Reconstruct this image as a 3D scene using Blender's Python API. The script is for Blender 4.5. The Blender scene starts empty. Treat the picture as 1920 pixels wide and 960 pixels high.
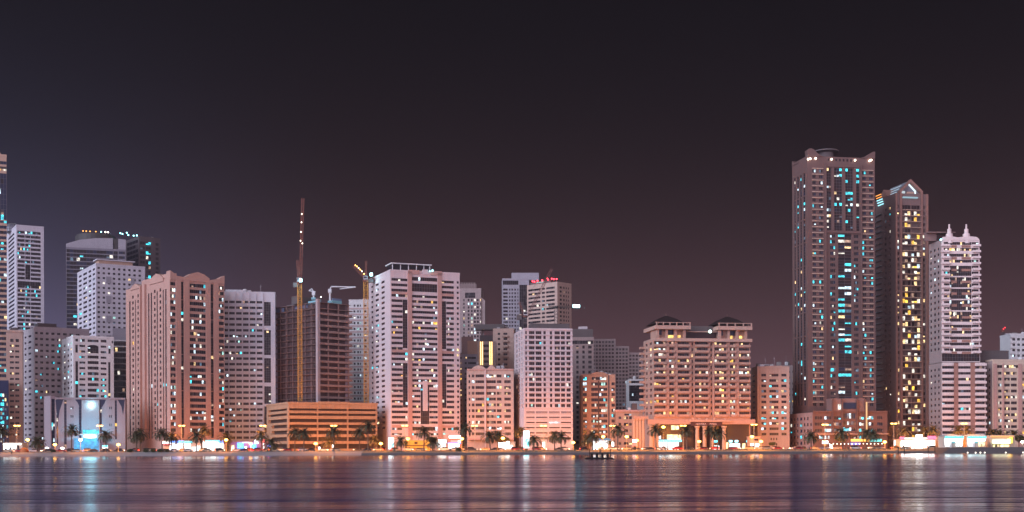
import bpy, math, random
from mathutils import Vector, Matrix
R = math.radians
sc = bpy.context.scene
COL = sc.collection
# ------------------------------------------------------------------ camera
F, CX, HY, EPS, CAMZ = 2317.0, 960.0, 838.0, 0.0034, 3.5
cam = bpy.data.cameras.new('camera')
camo = bpy.data.objects.new('camera', cam); COL.objects.link(camo)
cam.sensor_width = 36.0; cam.lens = F / 1920 * 36.0
cam.shift_y = (HY - 480) / 1920
cam.clip_start = 0.5; cam.clip_end = 20000
camo.location = (0, 0, CAMZ)
camo.rotation_euler = (R(90), math.atan(EPS), 0)
sc.camera = camo

# ------------------------------------------------------------------ node helper
class NT:
    def __init__(s, nt): s.nt = nt
    def n(s, t, _props=None, **inp):
        nd = s.nt.nodes.new(t)
        for k, v in (_props or {}).items(): setattr(nd, k, v)
        for k, v in inp.items():
            key = int(k[1:]) if k[0] == 'i' and k[1:].isdigit() else k.replace('_', ' ')
            s.set(nd.inputs[key], v)
        return nd
    def set(s, sock, v):
        if isinstance(v, bpy.types.NodeSocket): s.nt.links.new(v, sock)
        elif isinstance(v, bpy.types.Node): s.nt.links.new(v.outputs[0], sock)
        else:
            if sock.type == 'RGBA' and len(v) == 3: v = (*v, 1)
            sock.default_value = v
    def m(s, op, a, b=0.0, clamp=False):
        nd = s.nt.nodes.new('ShaderNodeMath'); nd.operation = op; nd.use_clamp = clamp
        s.set(nd.inputs[0], a); s.set(nd.inputs[1], b); return nd.outputs[0]
    def scale(s, col, f):
        nd = s.nt.nodes.new('ShaderNodeVectorMath'); nd.operation = 'SCALE'
        if isinstance(col, tuple): nd.inputs[0].default_value = col[:3]
        else: s.nt.links.new(col, nd.inputs[0])
        s.set(nd.inputs['Scale'], f); return nd.outputs[0]
    def vadd(s, a, b):
        nd = s.nt.nodes.new('ShaderNodeVectorMath'); nd.operation = 'ADD'
        s.nt.links.new(a, nd.inputs[0]); s.nt.links.new(b, nd.inputs[1]); return nd.outputs[0]

# ------------------------------------------------------------------ world: night sky over a lit city
W = bpy.data.worlds.new('World'); sc.world = W; W.use_nodes = True
W.node_tree.nodes.clear()
w = NT(W.node_tree)
geo = w.n('ShaderNodeNewGeometry')
inc = w.n('ShaderNodeSeparateXYZ', None, i0=w.n('ShaderNodeTexCoord').outputs['Generated'])
dx, dy, dz = inc.outputs[0], inc.outputs[1], inc.outputs[2]
up = w.m('MAXIMUM', dz, 0.0)
sky = w.n('ShaderNodeTexSky', dict(sky_type='NISHITA', sun_disc=False, sun_elevation=R(25), sun_rotation=R(-140)))
glow_low = w.m('POWER', w.m('SUBTRACT', 1.0, up, True), 12.0)
base = w.vadd(w.scale((0.0006, 0.0003, 0.0004), 1.0), w.scale((0.132, 0.060, 0.072), glow_low))
left = w.n('ShaderNodeMapRange', dict(interpolation_type='SMOOTHSTEP'), Value=dx, i1=-0.10, i2=-0.46, i3=0.0, i4=1.0).outputs[0]
base = w.vadd(base, w.scale((0.035, 0.10, 0.24), w.m('MULTIPLY', left, glow_low)))
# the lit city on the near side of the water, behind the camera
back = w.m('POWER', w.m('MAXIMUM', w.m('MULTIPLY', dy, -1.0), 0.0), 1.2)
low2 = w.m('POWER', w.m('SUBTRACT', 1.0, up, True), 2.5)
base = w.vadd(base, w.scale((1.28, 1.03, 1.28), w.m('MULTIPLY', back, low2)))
base = w.vadd(base, w.scale(sky.outputs[0], 0.0004))
bg = w.n('ShaderNodeBackground', None, Color=base, Strength=1.0)
w.n('ShaderNodeOutputWorld', None, Surface=bg)
W.cycles.sampling_method = 'MANUAL'; W.cycles.sample_map_resolution = 512

# ------------------------------------------------------------------ the one sun lamp: broad, weak, cool glow from behind on the left
sun = bpy.data.lights.new('sun', 'SUN'); sun.energy = 1.75; sun.angle = R(50); sun.color = (0.72, 0.80, 1.0)
suno = bpy.data.objects.new('sun', sun); COL.objects.link(suno)
suno.rotation_euler = Vector((0.77, 0.64, -0.42)).to_track_quat('-Z', 'Y').to_euler()

sc.view_settings.view_transform = 'Standard'; sc.view_settings.look = 'None'
sc.view_settings.exposure = 1.0; sc.view_settings.gamma = 1.0; sc.view_settings.use_curve_mapping = False
sc.render.engine = 'CYCLES'
cy = sc.cycles
cy.use_denoising = True
try: cy.denoiser = 'OPENIMAGEDENOISE'
except Exception: pass
cy.max_bounces = 5; cy.diffuse_bounces = 2; cy.glossy_bounces = 3; cy.volume_bounces = 0
cy.transmission_bounces = 2; cy.transparent_max_bounces = 8
cy.sample_clamp_indirect = 3.0; cy.sample_clamp_direct = 4.0; cy.seed = 11; cy.caustics_reflective = False; cy.caustics_refractive = False
cy.use_light_tree = True

# ------------------------------------------------------------------ materials
MATS = {}
def mat(name, col=(.5, .5, .5), rough=.7, metal=0.0, var=0.0, streak=0.0, vscale=0.12, emit=None, estr=0.0, spec=0.4, noise_e=0.0, sample=True):
    if name in MATS: return MATS[name]
    m = bpy.data.materials.new(name); m.use_nodes = True; m.node_tree.nodes.clear()
    t = NT(m.node_tree)
    p = t.n('ShaderNodeBsdfPrincipled', None, Base_Color=col, Roughness=rough, Metallic=metal)
    p.inputs['Specular IOR Level'].default_value = spec
    pos = t.n('ShaderNodeNewGeometry').outputs['Position']
    if var > 0:
        nz = t.n('ShaderNodeTexNoise', None, Vector=pos, Scale=vscale, Detail=5.0, Roughness=.65)
        mp = t.n('ShaderNodeMapping', None, Vector=pos, Scale=(1.3, 1.3, .06))
        ns = t.n('ShaderNodeTexNoise', None, Vector=mp, Scale=.8, Detail=4.0, Roughness=.7)
        f = t.m('ADD', t.m('MULTIPLY', t.m('SUBTRACT', nz.outputs[0], .5), var * 2), 1.0)
        f = t.m('ADD', f, t.m('MULTIPLY', t.m('SUBTRACT', ns.outputs[0], .5), streak * 2))
        t.set(p.inputs['Base Color'], t.scale(col, f))
    if emit:
        t.set(p.inputs['Emission Color'], emit)
        if noise_e > 0:
            nz = t.n('ShaderNodeTexNoise', None, Vector=pos, Scale=.55, Detail=3.0, Roughness=.7)
            k = t.m('MULTIPLY', t.m('POWER', t.m('MULTIPLY', nz.outputs[0], 2.0), 1.0 + noise_e * 2), estr)
            t.set(p.inputs['Emission Strength'], k)
        else: p.inputs['Emission Strength'].default_value = estr
    t.n('ShaderNodeOutputMaterial', None, Surface=p)
    if emit and not sample: m.cycles.emission_sampling = 'NONE'
    MATS[name] = m; return m
def wall(name, col, var=.10, streak=.10, rough=.8): return mat(name, col, rough, var=var * 1.7, streak=streak * 1.8, spec=.2)

GLASS = mat('dark_glass', (.016, .012, .017), .16, spec=.16)
GLASSB = mat('blue_glass', (.012, .020, .055), .12, spec=.22)
GLASSM = mat('curtained_glass', (.055, .042, .046), .5, var=.3, vscale=.6)
GLASSN = mat('brown_glass', (.036, .019, .020), .25, spec=.16)
GLASSC = mat('brown_curtained_glass', (.13, .085, .075), .5, var=.35, vscale=.6, spec=.2)
FRAME = mat('window_frame', (.16, .14, .15), .5)
def lit(name, c, s): return mat(name, (.05, .05, .05), .4, emit=c, estr=s, noise_e=.9, sample=False)
LIT = dict(warm=lit('lit_window_warm', (1, .66, .30), .75), yel=lit('lit_window_yellow', (1, .52, .06), .8),
           white=lit('lit_window_white', (.95, .88, .75), .62), cool=lit('lit_window_cool', (.66, .88, 1), .72),
           cyan=lit('lit_window_cyan', (.04, .66, .82), .85), dim=lit('lit_window_dim', (1, .6, .42), .2),
           dimc=lit('lit_window_dim_blue', (.2, .4, .6), .16), green=lit('lit_window_green', (.45, .9, .8), .5))
PAL = dict(gab=['warm'] * 4 + ['white'] * 4 + ['yel', 'yel', 'dim', 'dim', 'dim', 'cool'], mix=['white'] * 3 + ['cool'] * 4 + ['warm'] * 2 + ['yel', 'dim', 'dim', 'dimc', 'cyan'],
           cyan=['cyan'] * 6 + ['cool'] * 2 + ['white', 'warm', 'dimc', 'dimc', 'dim'],
           warm=['warm'] * 4 + ['yel'] * 4 + ['white'] * 2 + ['dim'] * 3, hotel=['warm'] * 4 + ['white'] * 3 + ['cool', 'yel', 'dim', 'dim'],
           cool=['cool'] * 4 + ['white'] * 3 + ['green', 'warm', 'dimc', 'dim', 'cyan'])
CYS = ['cyan'] * 5 + ['cool', 'white', 'white', 'warm', 'dimc', 'dim']
PAL['cyan_floors'] = CYS
CONC = wall('concrete', (.30, .26, .25)); DCONC = wall('dark_concrete', (.12, .10, .10)); ROOFM = wall('roof_felt', (.14, .12, .12))
WHITE = wall('white_render', (.68, .66, .66)); STEEL = mat('galvanised_steel', (.35, .35, .36), .4, .7)
BLACK = mat('black_metal', (.02, .02, .02), .5); DARK = mat('dark_paint', (.05, .045, .045), .6)
def em(name, c, s, sample=True, nz=0.0): return mat(name, (.1, .1, .1), .5, emit=c, estr=s, sample=sample, noise_e=nz)
SIGNW = em('glowing_white_sign', (.92, 1, 1), 2.4); SIGNC = em('glowing_cyan_sign', (.04, .75, .95), 2.0); SIGNB = em('glowing_blue_sign', (.02, .22, 1), 2.6)
SIGNR = em('glowing_red_sign', (1, .04, .06), 1.6); SIGNO = em('glowing_orange_sign', (1, .42, .06), 1.5); SIGNP = em('glowing_pink_sign', (1, .06, .28), 1.0)
SIGNG = em('glowing_green_sign', (.2, .9, .55), 1.4); SHOPW = em('lit_shop_interior', (.88, .97, 1), 1.5, nz=.6); SHOPY = em('lit_shop_interior_warm', (1, .72, .34), 1.3, nz=.6)
SODIUM = em('sodium_lamp', (1, .46, .08), 7.0, sample=False); FLOODC = em('cool_floodlight', (.45, .93, 1), 16.0, sample=False); LEDY = em('yellow_led_strip', (1, .62, .22), 2.4)
REDL = em('red_beacon', (1, .03, .05), 5.0, sample=False); LAMPW = em('white_lamp', (1, .86, .7), 5.0, sample=False); LAMPC = em('cyan_lamp', (.3, .9, 1), 3.5, sample=False)

# ------------------------------------------------------------------ pixel <-> world (metres): a place seen at column px, at depth Y
def hor(px): return HY - EPS * (px - CX)
def X(px, Y): return (px - CX) / F * Y
def Z(px, py, Y): return CAMZ + (hor(px) - py) * Y / F
G = 1.75                       # ground level above the water

def tag(o, label=None, cat=None, group=None, kind=None):
    for k, v in (('label', label), ('category', cat), ('group', group), ('kind', kind)):
        if v: o[k] = v
    return o
def empty(name, loc, rz=0.0):
    o = bpy.data.objects.new(name, None); COL.objects.link(o); o.location = loc; o.rotation_euler = (0, 0, rz)
    o.empty_display_size = .5; return o

class MB:
    def __init__(s): s.v = []; s.f = []; s.m = []; s.mats = []
    def mi(s, m):
        if m not in s.mats: s.mats.append(m)
        return s.mats.index(m)
    def face(s, pts, m):
        i = len(s.v); s.v += [tuple(p) for p in pts]; s.f.append(tuple(range(i, i + len(pts)))); s.m.append(s.mi(m))
    def box(s, x0, x1, y0, y1, z0, z1, m, skip=''):
        i = len(s.v); k = s.mi(m)
        s.v += [(x0, y0, z0), (x1, y0, z0), (x1, y1, z0), (x0, y1, z0), (x0, y0, z1), (x1, y0, z1), (x1, y1, z1), (x0, y1, z1)]
        for q in ((0, 1, 5, 4), (1, 2, 6, 5), (2, 3, 7, 6), (3, 0, 4, 7), (4, 5, 6, 7), (3, 2, 1, 0)):
            s.f.append(tuple(i + a for a in q)); s.m.append(k)
    def bar(s, a, b, r, m, r2=None, n=4):
        a, b = Vector(a), Vector(b); d = (b - a)
        if d.length < 1e-6: return
        q = d.to_track_quat('Z', 'Y'); r2 = r if r2 is None else r2; i = len(s.v); k = s.mi(m)
        for P, rr in ((a, r), (b, r2)):
            for j in range(n):
                an = 2 * math.pi * (j + .5) / n
                s.v.append(tuple(P + q @ Vector((rr * math.cos(an), rr * math.sin(an), 0))))
        for j in range(n):
            s.f.append((i + j, i + (j + 1) % n, i + n + (j + 1) % n, i + n + j)); s.m.append(k)
        s.f.append(tuple(i + j for j in reversed(range(n)))); s.m.append(k)
        s.f.append(tuple(i + n + j for j in range(n))); s.m.append(k)
    def lathe(s, prof, c, m, n=12):
        i = len(s.v); k = s.mi(m)
        for r, z in prof:
            for j in range(n):
                an = 2 * math.pi * j / n; s.v.append((c[0] + r * math.cos(an), c[1] + r * math.sin(an), c[2] + z))
        for a in range(len(prof) - 1):
            for j in range(n):
                s.f.append((i + a * n + j, i + a * n + (j + 1) % n, i + (a + 1) * n + (j + 1) % n, i + (a + 1) * n + j)); s.m.append(k)
        s.f.append(tuple(i + j for j in reversed(range(n)))); s.m.append(k)
        s.f.append(tuple(i + (len(prof) - 1) * n + j for j in range(n))); s.m.append(k)
    def prism(s, A, B, m):          # two matching outlines, lofted and capped
        i = len(s.v); n = len(A); k = s.mi(m); s.v += [tuple(p) for p in A] + [tuple(p) for p in B]
        s.f.append(tuple(range(i, i + n))); s.m.append(k); s.f.append(tuple(range(i + 2 * n - 1, i + n - 1, -1))); s.m.append(k)
        for j in range(n):
            s.f.append((i + j, i + (j + 1) % n, i + n + (j + 1) % n, i + n + j)); s.m.append(k)
    def lattice(s, a, b, w, n, m, r=.09, up=(0, 1, 0)):
        a, b = Vector(a), Vector(b); d = (b - a).normalized(); u = d.cross(Vector(up)).normalized(); v = d.cross(u)
        cs = [(u * i + v * j) * w / 2 for i, j in ((-1, -1), (1, -1), (1, 1), (-1, 1))]
        for c in cs: s.bar(a + c, b + c, r, m)
        for k in range(n):
            p, q = a.lerp(b, k / n), a.lerp(b, (k + 1) / n)
            for j in range(4):
                c0, c1 = cs[j], cs[(j + 1) % 4]
                s.bar(p + c0, p + c1, r * .7, m); s.bar(p + (c0 if k % 2 else c1), q + (c1 if k % 2 else c0), r * .7, m)
    def data(s, name):
        me = bpy.data.meshes.new(name); me.from_pydata(s.v, [], s.f)
        for m in s.mats: me.materials.append(m)
        if len(s.mats) > 1: me.polygons.foreach_set('material_index', s.m)
        me.update(); return me
    def build(s, name, parent=None, loc=None):
        o = bpy.data.objects.new(name, s.data(name)); COL.objects.link(o)
        if parent: o.parent = parent
        if loc: o.location = loc
        return o

def copy_tree(o, parent=None):
    c = o.copy(); COL.objects.link(c)
    if parent: c.parent = parent
    for ch in list(o.children): copy_tree(ch, c)
    return c

rnd = random.Random(7)
# ================================================================== SETTING
SH = 560.0                                    # shoreline
wm = bpy.data.materials.new('night_water'); wm.use_nodes = True; wm.node_tree.nodes.clear()
t = NT(wm.node_tree)
pos = t.n('ShaderNodeNewGeometry').outputs['Position']
def wn(sx, sy, scale, det=4.0, rgh=.6):
    return t.n('ShaderNodeTexNoise', None, Vector=t.n('ShaderNodeMapping', None, Vector=pos, Scale=(sx, sy, 1)), Scale=scale, Detail=det, Roughness=rgh).outputs[0]
n1 = wn(.022, .11, 1.0, 6.0, .66); n3 = wn(.18, .8, 1.0, 3.0)
ypos = t.n('ShaderNodeSeparateXYZ', None, i0=pos).outputs[1]
wob = t.m('ADD', ypos, t.m('MULTIPLY', wn(.006, .006, 1.0, 2.0), 30.0))
open_w = t.n('ShaderNodeMapRange', None, Value=wob, i1=280.0, i2=420.0, i3=1.0, i4=.09).outputs[0]   # sheltered calm water under the shore
ruf = t.n('ShaderNodeMapRange', None, Value=wn(.010, .075, 1.0, 5.0, .62), i1=.40, i2=.60, i3=.0, i4=1.0).outputs[0]
amp = t.m('MULTIPLY', open_w, t.m('ADD', t.m('MULTIPLY', ruf, .75), .25))
h = t.m('MULTIPLY', t.m('ADD', t.m('MULTIPLY', n1, 1.55), t.m('MULTIPLY', n3, .10)), amp)
bmp = t.n('ShaderNodeBump', None, Strength=1.0, Distance=.42, Height=h)
rgh = t.m('ADD', t.m('ADD', t.m('MULTIPLY', amp, .10), .10), t.m('MULTIPLY', open_w, .02))
class _r: outputs = [rgh]
rg = _r
p = t.n('ShaderNodeBsdfPrincipled', None, Base_Color=(.05, .028, .10), Roughness=rg.outputs[0], IOR=1.33, Normal=bmp)
p.inputs['Specular Tint'].default_value = (.74, .74, 1.0, 1)
t.n('ShaderNodeOutputMaterial', None, Surface=p)
mb = MB(); mb.face([(-2400, -50, 0), (2400, -50, 0), (2400, SH + 4, 0), (-2400, SH + 4, 0)], wm)
tag(mb.build('water'), kind='structure')
GROUND = mat('sandy_ground', (.20, .16, .13), .9, var=.3, streak=0, vscale=.05)
SAND = mat('beach_sand', (.33, .29, .29), .9, var=.2, vscale=.3)
STONE = mat('quay_stone', (.10, .085, .085), .85, var=.35, vscale=.9)
PAVE = mat('promenade_paving', (.27, .21, .17), .8, var=.2, vscale=.4)
ASPH = mat('asphalt', (.05, .05, .052), .75, var=.25, vscale=.5)
LINE = mat('road_paint', (.75, .74, .70), .6)
QT = .85
XE = X(690, SH)                                # beach to the left of here, stone quay to the right
mb = MB(); mb.face([(-2400, SH + 7.9, G), (2400, SH + 7.9, G), (2400, 3900, G), (-2400, 3900, G)], GROUND)
tag(mb.build('ground'), kind='structure')
mb = MB()
rr = random.Random(3); N = 90; xs = [-1200 + (XE + 1200) * i / N for i in range(N + 1)]
edge = [rr.uniform(-.7, .7) for _ in xs]
for i in range(N):
    a, b = xs[i], xs[i + 1]
    P = [[(xx, SH - 2 + e, -.6), (xx, SH + 1.5 + e * .7, .5), (xx, SH + 4 + e * .3, 1.0), (xx, SH + 8, G + .006)] for xx, e in ((a, edge[i]), (b, edge[i + 1]))]
    for k in range(3): mb.face([P[0][k], P[1][k], P[1][k + 1], P[0][k + 1]], SAND)
tag(mb.build('beach'), kind='structure')
mb = MB(); mb.prism([(XE - 3, SH - 1.2, -1), (XE - 3, SH + .3, QT), (XE - 3, SH + 2, QT), (XE - 3, SH + 2, -1)],
                    [(1200, SH - 1.2, -1), (1200, SH + .3, QT), (1200, SH + 2, QT), (1200, SH + 2, -1)], STONE)
mb.box(XE - 3, 1200, SH + .15, SH + .9, QT + .003, QT + .2, PAVE)
tag(mb.build('quay'), kind='structure')
mb = MB(); xs2 = [XE - 3 + (1203 - XE) * i / 120 for i in range(121)]; ed2 = [rr.uniform(-.25, .25) for _ in xs2]
for i in range(120):
    P = [[(x, SH + 1.9, QT - .1), (x, SH + 2.6 + e, QT + .12), (x, SH + 5 + e, QT + .62 + e * .2), (x, SH + 8, G + .002)] for x, e in ((xs2[i], ed2[i]), (xs2[i + 1], ed2[i + 1]))]
    for k in range(3): mb.face([P[0][k], P[1][k], P[1][k + 1], P[0][k + 1]], GROUND)
tag(mb.build('bank'), kind='structure')
mb = MB(); mb.face([(-1200, SH + 8, G + .004), (1200, SH + 8, G + .004), (1200, SH + 17, G + .004), (-1200, SH + 17, G + .004)], PAVE)
tag(mb.build('walkway'), kind='structure')
mb = MB(); mb.face([(-1200, SH + 17.3, G + .008), (1200, SH + 17.3, G + .008), (1200, SH + 44, G + .008), (-1200, SH + 44, G + .008)], ASPH)
mb.box(-1200, 1200, SH + 17, SH + 17.3, G, G + .14, PAVE); mb.box(-1200, 1200, SH + 30, SH + 31.4, G, G + .15, PAVE); mb.box(-1200, 1200, SH + 44, SH + 44.3, G, G + .14, PAVE)
for k in range(-70, 70):
    for yy in (SH + 21.5, SH + 25.8, SH + 35.6, SH + 39.8): mb.face([(k * 9, yy, G + .012), (k * 9 + 3, yy, G + .012), (k * 9 + 3, yy + .15, G + .012), (k * 9, yy + .15, G + .012)], LINE)
tag(mb.build('road'), kind='structure')
mb = MB(); mb.face([(-1200, SH + 44.3, G + .006), (1200, SH + 44.3, G + .006), (1200, SH + 78, G + .006), (-1200, SH + 78, G + .006)], PAVE)
tag(mb.build('pavement'), kind='structure')
# clipped hedge-height planting strip between path and road: short ground cover nobody could count
LEAFD = mat('grass_blades', (.07, .085, .03), .8, var=.3, vscale=.8)
mb = MB(); rr = random.Random(11)
for i in range(5200):
    x = rr.uniform(-300, 300); y = rr.uniform(SH + 9.5, SH + 16.5); a = rr.uniform(0, 6.28); hh = rr.uniform(.1, .34); w_ = rr.uniform(.12, .3)
    dx_, dy_ = math.cos(a) * w_, math.sin(a) * w_
    mb.face([(x - dx_, y - dy_, G), (x + dx_, y + dy_, G), (x + dx_ * .3 + .1, y + dy_ * .3, G + hh)], LEAFD)
tag(mb.build('grass'), kind='stuff')
# raised stone promenade at the right
PX0 = X(1768, 548)
mb = MB()
mb.prism([(PX0 - 3, 545, -1), (PX0 + 4, 548.5, 2.55), (PX0 + 4, 575, 2.55), (PX0 - 3, 578, -1)], [(900, 545, -1), (900, 548.5, 2.55), (900, 575, 2.55), (900, 578, -1)], STONE)
mb.box(PX0 + 4.2, 900, 548.2, 549.2, 2.55, 2.72, PAVE)
tag(mb.build('promenade'), kind='structure')
# the air: even haze, camera and whole place inside
hm = bpy.data.materials.new('night_haze'); hm.use_nodes = True; hm.node_tree.nodes.clear(); t = NT(hm.node_tree)
pv = t.n('ShaderNodeVolumePrincipled', None, Color=(.92, .78, .86), Density=.00015, Anisotropy=0.6)
t.n('ShaderNodeOutputMaterial', None, Volume=pv)
mb = MB(); mb.box(-2500, 2500, -60, 4000, -2.0, 190, hm)
tag(mb.build('haze'), kind='stuff')
# ================================================================== BUILDINGS
class Bld:
    """corner C (pixel column pc, depth Y); the front runs between the columns L..R; a side face is seen left ('L') or right ('R')"""
    def __init__(s, name, label, cat, pl, pc, pr, Y, yaw, top, wm_, side='L', base=None, depth=18.0, of=None, group=None, seed=None, recess=.3, rooftop=True):
        s.yaw = R(yaw); c, n = math.cos(s.yaw), math.sin(s.yaw); s.Y, s.pc = Y, pc
        s.u = Vector((c, n, 0)); s.v = Vector((-n, c, 0)); C = Vector((X(pc, Y), Y, 0)); s.side = side
        def hit(px, d):                         # C + t d on the sight line of px
            k = (px - CX) / F; return (k * C.y - C.x) / (d.x - k * d.y)
        if side == 'L':
            s.A = C; s.W = hit(pr, s.u); s.D = hit(pl, s.v) if pl != pc else depth
        else:
            s.W = -hit(pl, s.u); s.A = C - s.u * s.W; s.D = hit(pr, s.v) if pr != pc else depth
        if not (4 < s.D < 70) or s.W < 3: print('BAD DIM', name, pl, pc, pr, round(s.W, 1), round(s.D, 1))
        s.C = C; s.hit = hit; s.wm = wm_; s.H = s.z(top)
        s.z0 = G if base is None else s.z(base)
        s.M = Matrix.Translation((s.A.x, s.A.y, 0)) @ Matrix.Rotation(s.yaw, 4, 'Z')
        if of: s.root = of.root; s.rel = of.rootM.inverted() @ s.M; s.rootM = of.rootM
        else:
            s.root = empty(name, (s.A.x, s.A.y, s.z0), s.yaw); tag(s.root, label, cat, group)
            s.rootM = Matrix.Translation((s.A.x, s.A.y, s.z0)) @ Matrix.Rotation(s.yaw, 4, 'Z'); s.rel = s.rootM.inverted() @ s.M
        s.holes = {'F': [], 'S': []}; s.rnd = random.Random(seed if seed is not None else int(pc * 7 + Y)); s.rec = recess; s.of = of
        s.body_name = 'tower' if of else 'wall'; s.mul = True; s.dk = [GLASS] * 5 + [GLASSM]
    def z(s, py): return Z(s.pc, py, s.Y)
    def cF(s, px):
        t_ = s.hit(px, s.u); return t_ if s.side == 'L' else t_ + s.W
    def cS(s, px): return s.hit(px, s.v)
    def P(s, f, u, d, z):
        if f == 'F': return (u, d, z)
        return (d, u, z) if s.side == 'L' else (s.W - d, u, z)
    def rng(s, f, p0, p1):
        a, b = (s.cF(p0), s.cF(p1)) if f == 'F' else (s.cS(p0), s.cS(p1))
        L = s.W if f == 'F' else s.D
        return max(.02, min(a, b)), min(L - .02, max(a, b))
    def add(s, mb, name, par=None, o=(0, 0, 0)):
        ob = bpy.data.objects.new(name, mb if isinstance(mb, bpy.types.Mesh) else mb.data(name)); COL.objects.link(ob)
        if par: ob.parent = par; ob.location = o
        else: ob.parent = s.root; ob.matrix_basis = s.rel @ Matrix.Translation(o)
        return ob
    def win(s, f, p0, p1, y0, y1, nx=1, nz=1, lp=.1, pal='mix', force=None):
        a, b = s.rng(f, p0, p1); za, zb = s.z(y1), s.z(y0)
        za = max(za, s.z0 + .1); zb = min(zb, s.H - .1)
        if b - a < .2 or zb - za < .2: return
        s.holes[f].append((a, b, za, zb, nx, nz, lp, pal, force))
    def grid(s, f, cols, y0, pitch, n, h, lp=.1, pal='mix', skip=None):
        for i in range(n):
            for j, c in enumerate(cols):
                if skip and skip(i, j): continue
                s.win(f, c[0], c[1], y0 + i * pitch, y0 + i * pitch + h, c[2] if len(c) > 2 else 1, 1, c[3] if len(c) > 3 else lp, pal)
    def bx(s, name, p0, p1, y0, y1, d0, d1, m, f='F', par=None):
        a, b = sorted((s.cF(p0), s.cF(p1)) if f == 'F' else (s.cS(p0), s.cS(p1))); za, zb = s.z(y1), s.z(y0)
        c = [s.P(f, a, d0, za), s.P(f, b, d1, zb)]; lo = [min(c[0][i], c[1][i]) for i in range(3)]; hi = [max(c[0][i], c[1][i]) for i in range(3)]
        mb = MB(); k = [(lo[i] + hi[i]) / 2 for i in range(3)]
        mb.box(lo[0] - k[0], hi[0] - k[0], lo[1] - k[1], hi[1] - k[1], lo[2] - k[2], hi[2] - k[2], m)
        return s.add(mb, name, None, k)
    def poly(s, name, pts, d0, d1, m, f='F'):
        mb = MB(); g = s.cF if f == 'F' else s.cS
        mb.prism([s.P(f, g(a), d0, s.z(b)) for a, b in pts], [s.P(f, g(a), d1, s.z(b)) for a, b in pts], m)
        return s.add(mb, name)
    def hip(s, name, p0, p1, yb, yt, d0, d1, m, k=.08):
        a, b = s.cF(p0), s.cF(p1); z0, z1 = s.z(yb), s.z(yt); cx, cy = (a + b) / 2, (d0 + d1) / 2; w_, d_ = (b - a) * k / 2, (d1 - d0) * k / 2
        zm = z0 + (z1 - z0) * .62; q = .52
        L0 = [(a, d0, z0), (b, d0, z0), (b, d1, z0), (a, d1, z0)]
        Lm = [(cx + (x - cx) * q, cy + (y - cy) * q, zm) for x, y, _ in L0]
        L1 = [(cx - w_, cy - d_, z1), (cx + w_, cy - d_, z1), (cx + w_, cy + d_, z1), (cx - w_, cy + d_, z1)]
        mb = MB(); mb.prism(L0, Lm, m); mb.prism(Lm, L1, m); return s.add(mb, name)
    def face(s, mb, f):
        L = s.W if f == 'F' else s.D; hs = s.holes[f]; m = s.wm if f == 'F' or not hasattr(s, 'wms') else s.wms
        us = sorted({0.0, round(L, 3)} | {round(h[k], 3) for h in hs for k in (0, 1)}); zs = sorted({round(s.z0, 3), round(s.H, 3)} | {round(h[k], 3) for h in hs for k in (2, 3)})
        ui = {a: i for i, a in enumerate(us)}; zi = {a: i for i, a in enumerate(zs)}
        g = [[0] * (len(us) - 1) for _ in range(len(zs) - 1)]
        for h in hs:
            for i in range(zi[round(h[2], 3)], zi[round(h[3], 3)]):
                for j in range(ui[round(h[0], 3)], ui[round(h[1], 3)]): g[i][j] = 1
        for i, row in enumerate(g):
            j = 0
            while j < len(row):
                if row[j]: j += 1; continue
                k = j
                while k < len(row) and not row[k]: k += 1
                mb.face([s.P(f, us[j], 0, zs[i]), s.P(f, us[k], 0, zs[i]), s.P(f, us[k], 0, zs[i + 1]), s.P(f, us[j], 0, zs[i + 1])], m); j = k
        r = s.rec
        for h in hs:
            a, b, c, d = h[:4]
            for q in (((a, c), (b, c)), ((b, c), (b, d)), ((b, d), (a, d)), ((a, d), (a, c))):
                mb.face([s.P(f, *q[0][:1], 0, q[0][1]), s.P(f, q[1][0], 0, q[1][1]), s.P(f, q[1][0], r, q[1][1]), s.P(f, q[0][0], r, q[0][1])], m)
    def winmesh(s, f, w_, h_, nx, nz, pats, mul):
        mb = MB(); q = lambda u, d, z: ((u, d, z) if f == 'F' else ((d, u, z) if s.side == 'L' else (-d, u, z)))
        dx, dz = w_ / nx, h_ / nz; t_ = .05
        for i in range(nx):
            for k in range(nz):
                m, part = pats[k * nx + i]; u0, u1, z0, z1 = -w_ / 2 + i * dx, -w_ / 2 + (i + 1) * dx, -h_ / 2 + k * dz, -h_ / 2 + (k + 1) * dz
                if part:                       # a half-drawn blind
                    zm = z0 + (z1 - z0) * part
                    mb.face([q(u0, -.02, z0), q(u1, -.02, z0), q(u1, -.02, zm), q(u0, -.02, zm)], m)
                    mb.face([q(u0, -.02, zm), q(u1, -.02, zm), q(u1, -.02, z1), q(u0, -.02, z1)], GLASSM)
                else: mb.face([q(u0, -.02, z0), q(u1, -.02, z0), q(u1, -.02, z1), q(u0, -.02, z1)], m)
        def bar(u0, u1, z0, z1):
            A, B = q(u0, -.10, z0), q(u1, .02, z1)
            mb.box(min(A[0], B[0]), max(A[0], B[0]), min(A[1], B[1]), max(A[1], B[1]), z0, z1, FRAME)
        if mul:
            for i in range(nx + 1):
                u = -w_ / 2 + i * dx; bar(max(-w_ / 2, u - t_), min(w_ / 2, u + t_), -h_ / 2, h_ / 2)
            bar(-w_ / 2 + t_, w_ / 2 - t_, h_ / 2 - t_, h_ / 2); bar(-w_ / 2 + t_, w_ / 2 - t_, -h_ / 2, -h_ / 2 + t_)
            for k in range(1, nz): bar(-w_ / 2 + t_, w_ / 2 - t_, -h_ / 2 + k * dz - t_, -h_ / 2 + k * dz + t_)
        return mb
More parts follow.
